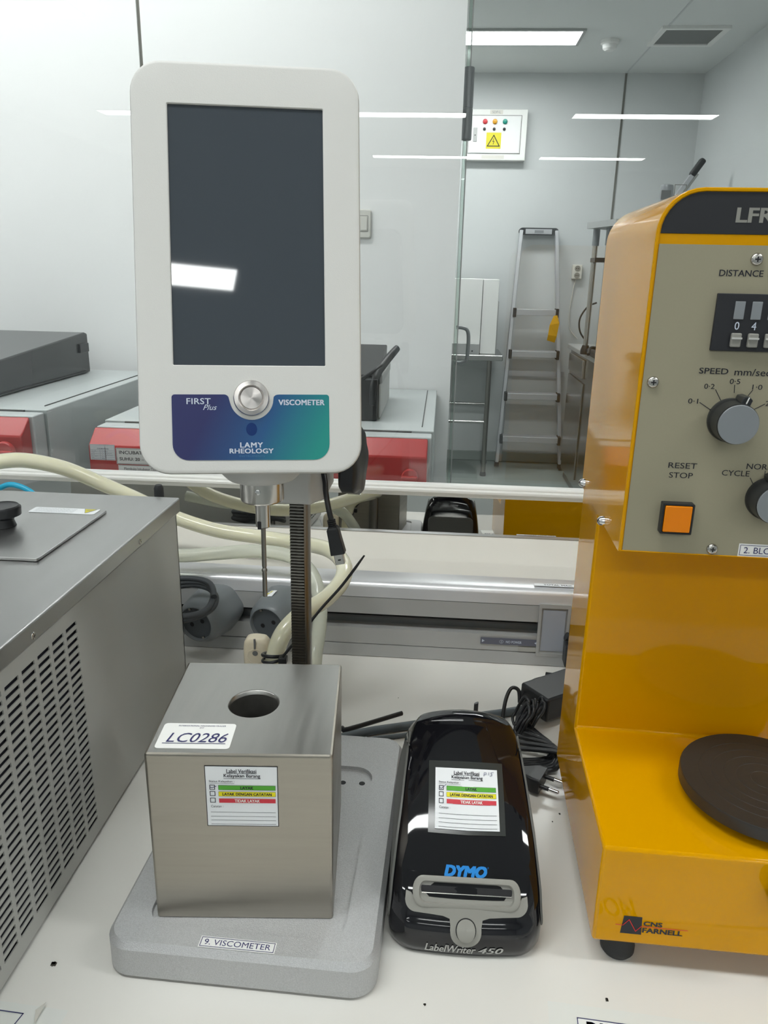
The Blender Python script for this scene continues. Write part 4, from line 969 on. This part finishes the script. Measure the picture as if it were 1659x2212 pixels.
mb = MB(); line(mb, [(.0884, .3417), (.1420, .3417), (.1420, .3496), (.0884, .3496)], .0004, hp_, .0011, True); add_text(mb, '2. BLOOM TEST', (.0912, .3432, .1390, .3482), hp_, .0011); mb.build('lettering', 'ink_blue', ls)
# side screws of the head cover
sfz = lambda a, b, c: yf(-.001-c, a, b)
for v, z in ((.2368, .3470), (.1246, .3440)): screw(ta, sfz, v, z, .0042, h=.0060, m='chrome')
# probe deck
MB().lathe([(.012, .118), (.012, .127)], lambda a, b, c: yf(.145+a, .075+b, c), 24).build('deck_stem', 'steel_dark', ta)
MB().lathe([(.0660, .126), (.0680, .1270), (.0680, .1365), (.0672, .1380), (.0530, .1380), (.0525, .1376), (.0520, .1380), (.0430, .1380), (.0425, .1376), (.0420, .1380), (.0330, .1380), (.0325, .1376), (.0320, .1380), (.0230, .1380), (.0225, .1376), (.0220, .1380), (.0120, .1380), (.0115, .1376), (.0110, .1380), (.002, .1380)], lambda a, b, c: yf(.145+a, .075+b, c), 64).build('sample_platform', 'disc', ta, smooth=50)
bfy = lambda u, z, h: yf(u, -h, z)
MB().sheet([(.0218, .0368), (.0385, .0368), (.0375, .0543), (.0233, .0543)], bfy, .0003).build('logo_square', 'panel_black', ta, recalc=False)
mb = MB(); add_text(mb, 'CNS', (.0390, .0460, .0538, .0505), bfy, .0004, bold=.04); add_text(mb, 'FARNELL', (.0388, .0392, .0702, .0441), bfy, .0004, bold=.04); mb.build('logo_lettering', 'panel_black', ta)
mb = MB(); line(mb, [(.0177, .0453), (.0232, .0450), (.0276, .0510), (.0337, .0400), (.0375, .0453), (.0735, .0453)], .0006, bfy, .0006); mb.build('logo_line', 'red_line', ta)
for u, v in ((.0270, .020), (.263, .020), (.0270, .232), (.263, .232)):
    MB().lathe([(.0120, 0), (.0140, .003), (.0140, .008), (.0115, .020), (.0118, .0262)], lambda a, b, c, u=u, v=v: yf(u+a, v+b, c), 28).build('foot', 'rubber', ta, smooth=50)
MB().lathe([(.014, 0), (.016, .004), (.016, .016), (.012, .020)], lambda a, b, c: yf(.1425+a, -c, .092+b), 24).build('levelling_knob', 'black_plastic', ta, smooth=40)

# ------------------------------------------------------------------ hoses, ties, cables
def loose(pts, r, name, m, label, cat, group=None, n=14, seg=6, flat=1., smooth=70):
    return tag(MB().tube(pts, r, n, seg=seg, flat=flat).build(name, m, smooth=smooth), label, cat, group)
loose([(-.6403, .98, .2713), (-.6113, 1.0, .2762), (-.582, 1.02, .2738), (-.5389, 1.04, .259), (-.4948, 1.06, .2324), (-.4444, 1.07, .2065), (-.3927, 1.08, .1779), (-.3291, 1.08, .1600), (-.2602, 1.075, .1540), (-.1985, 1.045, .1588), (-.147, .995, .1691), (-.119, .94, .1720), (-.1140, .895, .1660), (-.1300, .86, .1545), (-.1556, .835, .1442), (-.1735, .815, .1286), (-.1810, .805, .109), (-.1840, .80, .085), (-.186, .80, .03), (-.20, .82, .012)], .0108, 'silicone_hose', 'hose', 'thick milky silicone hose arching over the bath and down behind the pole', 'hose', 'translucent silicone hoses behind the instruments', 18, 7)
loose([(-.46, 1.0, .16), (-.4, 1.0, .1500), (-.357, 1.0, .1479), (-.3121, 1.010, .1495), (-.2506, 1.010, .1560), (-.2014, 1.005, .1520), (-.1702, .985, .138), (-.1540, .96, .1115), (-.1480, .925, .0889), (-.1480, .89, .0653), (-.15, .86, .03), (-.17, .84, .012)], .0098, 'silicone_hose', 'hose_clear', 'lower translucent silicone hose dropping beside the pole to the bench', 'hose', 'translucent silicone hoses behind the instruments', 18, 7)
loose([(-.62, .99, .235), (-.60, .99, .245), (-.585, .99, .245), (-.568, .99, .238), (-.555, .985, .228), (-.54, .975, .21)], .004, 'cyan_cable', 'cyan_cable', 'short piece of cyan cable behind the bath', 'cable')
# cable tie round the hose with its long tail
zt = root('cable_tie', 'long black cable tie tail rising from the white hose beside the pole', 'cable tie', (-.18, .80, .11), group='black cable ties')
MB().tube([(-.0770, .80, .2366), (-.1015, .797, .2005), (-.1266, .792, .1703), (-.1519, .785, .1359), (-.1680, .780, .1150)], lambda t: .0012+.0008*min(1, t*8), 8, flat=.85).build('tie_tail', 'black_plastic', zt, smooth=60)
MB().tube([(-.1835+.0125*cos(2*pi*i/16), .80-.0125*sin(2*pi*i/16), .1060+.004*sin(2*pi*i/16)) for i in range(17)], .0022, 8, seg=2).build('tie_loop', 'black_plastic', zt, smooth=60)
MB().tube([(-.1835+.0128*cos(2*pi*i/16), .80-.0128*sin(2*pi*i/16), .1010+.003*sin(2*pi*i/16+1)) for i in range(17)], .0018, 8, seg=2).build('tie_loop', 'black_plastic', zt, smooth=60)
MB().box((-.1735, .780, .1045), (-.1640, .790, .1125)).build('tie_lock', 'black_plastic', zt, bevel=.001)
zt = root('cable_tie', 'flat black cable tie tail sticking out behind the base plate', 'cable tie', (-.09, .775, .03), group='black cable ties')
MB().tube([(-.118, .772, .012), (-.104, .770, .026), (-.097, .7685, .0330), (-.0905, .7690, .0315), (-.0297, .8096, .0315)], .0034, 8, flat=.8, seg=4).build('tie_tail', 'black_plastic', zt, smooth=60)
zt = root('cable_tie', 'short black tie tail sticking up behind the label printer', 'cable tie', (.0610, .83, 0), group='black cable ties')
MB().tube([(.0615, .842, .004), (.0612, .843, .014), (.0612, .842, .0320)], .0040, 8, flat=.4, seg=4).build('tie_tail', 'black_plastic', zt, smooth=60)
# usb cable hanging from the head
us = root('usb_cable', 'black cable with square metal plug hanging under the instrument head', 'cable', (-.09, .655, .33))
MB().tube([(-.1040, .668, .372), (-.1000, .660, .3592), (-.0985, .655, .3498), (-.0953, .65, .3362), (-.0928, .65, .3260)], .0026, 10).build('cord', 'black_plastic', us, smooth=60)
uf = axisframe((-.0932, .65, .3265), (.0090, 0, -.0420), (0, 1, 0))
for k in range(4): MB().lathe([(.0034, .0018*k), (.0040, .0018*k+.0004), (.0040, .0018*k+.0010), (.0034, .0018*k+.0014)], uf, 14).build('strain_relief', 'black_plastic', us)
MB().loft([[uf(a, b, c) for a, b in rr(-x, -y, x, y, .0015, 3)] for x, y, c in ((.0040, .0040, .0065), (.0055, .0055, .0090), (.0058, .0055, .0180), (.0066, .0058, .0315), (.0066, .0058, .0325))]).build('plug_body', 'black_plastic', us, smooth=40)
MB().loft([[uf(a, b, c) for a, b in rr(-.0042, -.0038, .0042, .0038, .0006, 2)] for c in (.0325, .0425)]).build('plug_shell', 'steel', us, smooth=20)
MB().box((-.0016, -.0042, .0375), (.0010, -.0037, .0385), uf).build('plug_dimple', 'black_line', us)
# cream hose nut
nf_ = axisframe((-.2130, .838, .060), (.004, -.012, .045), (0, 1, 0))
nt_ = root('hose_fitting', 'cream plastic hose fitting with a slot and round hole behind the steel box', 'fitting', (-.2130, .838, .0))
MB().tube([(-.2132, .84, .0), (-.2130, .838, .066)], .008, 12, smooth=False).build('stem', 'cream_plastic', nt_)
zc = .0700
def dl(s, z, y0=.826, y1=.850): return [V(a, b, z) for a, b in rr(-.2120-s, y0, -.2120+s, y1, .007, 5)]
mb = MB(); mb.loft([dl(.0158, .066), dl(.0158, .096), dl(.0150, .104, .827, .849), dl(.0125, .1085, .829, .847), dl(.008, .1105, .832, .844)]); mb.build('fitting_body', 'cream_plastic', nt_, smooth=50)
MB().box((-.2134, .8255, .0975), (-.2112, .8270, .1115)).build('slot', 'vent_grey', nt_)
MB().lathe([(.0034, 0), (.0034, .0006)], lambda a, b, c: V(-.2120+a, .8262-c, .0925+b), 20).build('hole', 'vent_grey', nt_)
MB().lathe([(.0100, -.001), (.0105, .0000), (.0100, .0004), (.0088, .0004), (.0084, .0)], lambda a, b, c: V(-.2120+a, .8258-c, .0880+b), 24, True, True).build('rim', 'cream_plastic', nt_, smooth=50)
# flat grey cable on the bench
loose([(-.1300, .775, .0050), (-.0989, .792, .0052), (-.0673, .8078, .0052), (-.0285, .822, .0052), (.0228, .8408, .0052), (.0996, .8671, .0052), (.1617, .8937, .0052), (.2400, .925, .0052)], .0052, 'grey_cable', 'cable_grey', 'round grey cable lying across the bench behind the label printer', 'cable')
loose([(-.10, .775, .0028), (-.0673, .7935, .0028), (-.0285, .806, .0028), (.0228, .8258, .0028), (.08, .845, .0028)], .0028, 'thin_grey_cable', 'cable_grey', 'thinner grey cable just in front of the round grey cable', 'cable')
# power adapter, its cord bundle and plug
pa = root('power_adapter', 'black power adapter leaning behind the yellow analyser', 'power adapter', (.165, .87, 0))
af = yawframe(.1480, .838, .0, 36)
MB().box((.0, .0, .0112), (.110, .050, .0437), af).build('adapter_body', 'black_plastic', pa, bevel=.003)
for k in range(5): MB().box((.030+.006*k, -.0008, .018), (.032+.006*k, .0004, .036), af).build('rib', 'black_satin', pa)
cbn2 = root('cord_bundle', 'tangled black cord bundle beside the label printer and power adapter', 'cord bundle', (.12, .83, 0))
random.seed(11)
for k in range(14):
    cx, cy = .122+random.uniform(-.008, .012), .836+random.uniform(-.020, .008); a0 = random.uniform(0, 6); P = []
    ra, rb = random.uniform(.016, .024), random.uniform(.007, .013); th = random.uniform(.9, 1.6)
    for i in range(13):
        a = a0+2*pi*i/12; u, w = ra*cos(a), rb*sin(a)
        P.append((cx + u*cos(th)*.55 + w*.7, cy + u*sin(th)*.6, .026 + w*1.1 + u*.35 + .003*sin(3*a)))
    MB().tube([(x, y, max(z, .004)) for x, y, z in P], .0019, 8, seg=3).build('cord_loop', 'black_plastic', cbn2, smooth=60)
for k in range(6):
    P = [(.118-.010*k*.3, .835-.012*k, .016), (.136+.004*k, .812-.010*k, .012+.002*k), (.150, .795-.009*k, .008+.001*k), (.142, .775-.0045*k, .0048), (.112, .768-.0045*k, .0048)]
    MB().tube([(x, y, max(z, .0045)) for x, y, z in P], .0030, 8, seg=4).build('cord_strand', 'black_plastic', cbn2, smooth=60)
MB().tube([(.0950, .845, .010), (.0990, .858, .030), (.1060, .868, .0405), (.1150, .868, .0380), (.1170, .862, .024)], .0024, 8).build('cord_loop', 'black_plastic', cbn2, smooth=60)
MB().tube([(.1170, .868, .030), (.1300, .885, .038), (.1450, .897, .040), (.1700, .905, .0390), (.20, .905, .036)], .0032, 8, flat=.5).build('cord_lead', 'black_plastic', cbn2, smooth=60)
pg = root('mains_plug', 'black two-pin mains plug lying between the label printer and analyser', 'plug', (.125, .71, 0))
pfm = axisframe((.106, .7330, .013), (.0320, -.0150, -.001), (0, 0, 1))
MB().loft([[pfm(a, b, c) for a, b in rr(-x, -y, x, y, .003, 3)] for x, y, c in ((.004, .004, -.012), (.007, .006, 0), (.0125, .0085, .012), (.0150, .0095, .018), (.0150, .0095, .0265))]).build('plug_body', 'black_plastic', pg, smooth=40)
for dx in (-.0095, .0095):
    q = lambda a, b, c, dx=dx: pfm(a+dx, b, c)
    MB().lathe([(.0024, .0265), (.0024, .0365)], q, 14).build('pin_sleeve', 'black_plastic', pg)
    MB().lathe([(.0022, .0365), (.0022, .0465), (.0012, .0475)], q, 14).build('pin', 'chrome', pg, smooth=40)
loose([(.163, .962, .0075), (.172, .960, .0075), (.20, .958, .0060), (.235, .955, .006)], .0068, 'black_cable_end', 'black_plastic', 'black cable end lying in front of the trunking, left of the analyser', 'cable')
loose([(.190, .985, .060), (.196, .985, .057), (.205, .98, .05)], .006, 'black_plug_tail', 'black_plastic', 'small black plug tail in front of the blank trunking module', 'cable')
MB().box((.190, .975, .015), (.225, 1.0, .050)).build('adapter_block', 'black_plastic', bevel=.003); tag(bpy.data.objects['adapter_block'], 'black plug-in block below the blank trunking module, beside the analyser', 'adapter')
# black cap behind the bath rim
MB().lathe([(.006, .20), (.006, .275), (.004, .279)], lambda a, b, c: V(-.3490+a, .905+b, c), 16).build('hose_stub_cap', 'rubber'); tag(bpy.data.objects['hose_stub_cap'], 'small black cap rising behind the rear rim of the bath', 'cap')

# ------------------------------------------------------------------ bench stickers and specks
be = lambda a: yawframe(a[0], a[1], .0004, a[2])
f1 = be((.1180, .4050, -3.5))
bs = MB().rect(-.018, -.03, .30, .058, lambda a, b, c: f1(a, b, c), 0).build('bench_label', 'tape', None, smooth=None); tag(bs, 'taped name label on the bench edge below the yellow analyser', 'label')
bs2 = MB().rect(.003, -.02, .27, .0470, lambda a, b, c: f1(a, b, c), .0003).build('label_paper', 'paper_white', bs, smooth=None)
mb = MB(); g1 = lambda a, b, c: f1(a, b, .0006); line(mb, [(.0035, -.02), (.0035, .0466), (.27, .0466), (.27, -.02)], .0007, g1); add_text(mb, 'BLOOM', (.0100, .0225, .070, .0448), g1, bold=.01); mb.build('lettering', 'ink_blue', bs2)
f2 = be((-.345, .360, -3.0))
bs = MB().rect(-.20, -.03, .080, .066, lambda a, b, c: f2(a, b, c), 0).build('bench_label', 'tape', None, smooth=None); tag(bs, 'taped label under the front corner of the bath, mostly out of view', 'label')
mb = MB(); g2 = lambda a, b, c: f2(a, b, .0004); line(mb, [(-.20, .0585), (.0480, .0585), (.033, -.03)], .0008, g2); mb.build('lettering', 'ink_blue', bs)
MB().loft([[V(-.286, .419, .0012+h), V(-.2795, .4235, .0045+h), V(-.281, .408, .0015+h)] for h in (0, .0003)]).build('peeled_corner', 'sill_paint', bs, smooth=None)
random.seed(3)
for k, (x, y, s) in enumerate(((-.2929, .4599, .0022), (.150, .4694, .0012), (-.0385, .8955, .0007), (.1440, .6850, .0009), (.1350, .672, .0006), (.008, .452, .0009))):
    mb = MB()
    for q in range(5): mb.box((x+random.uniform(-s, s)-s*.25, y+random.uniform(-s, s)-s*.25, .0001), (x+random.uniform(0, s)+s*.2, y+random.uniform(0, s)+s*.2, .0006))
    tag(mb.build('dirt_speck', 'dirt', smooth=None), ['largest dark speck on the bench left of the base plate', 'dark speck on the bench in front of the analyser foot', 'tiny speck on the bench before the trunking', 'small speck on the bench right of the label printer', 'faint speck near the analyser side', 'small speck between base plate and label printer'][k], 'speck', 'dirt specks on the bench')
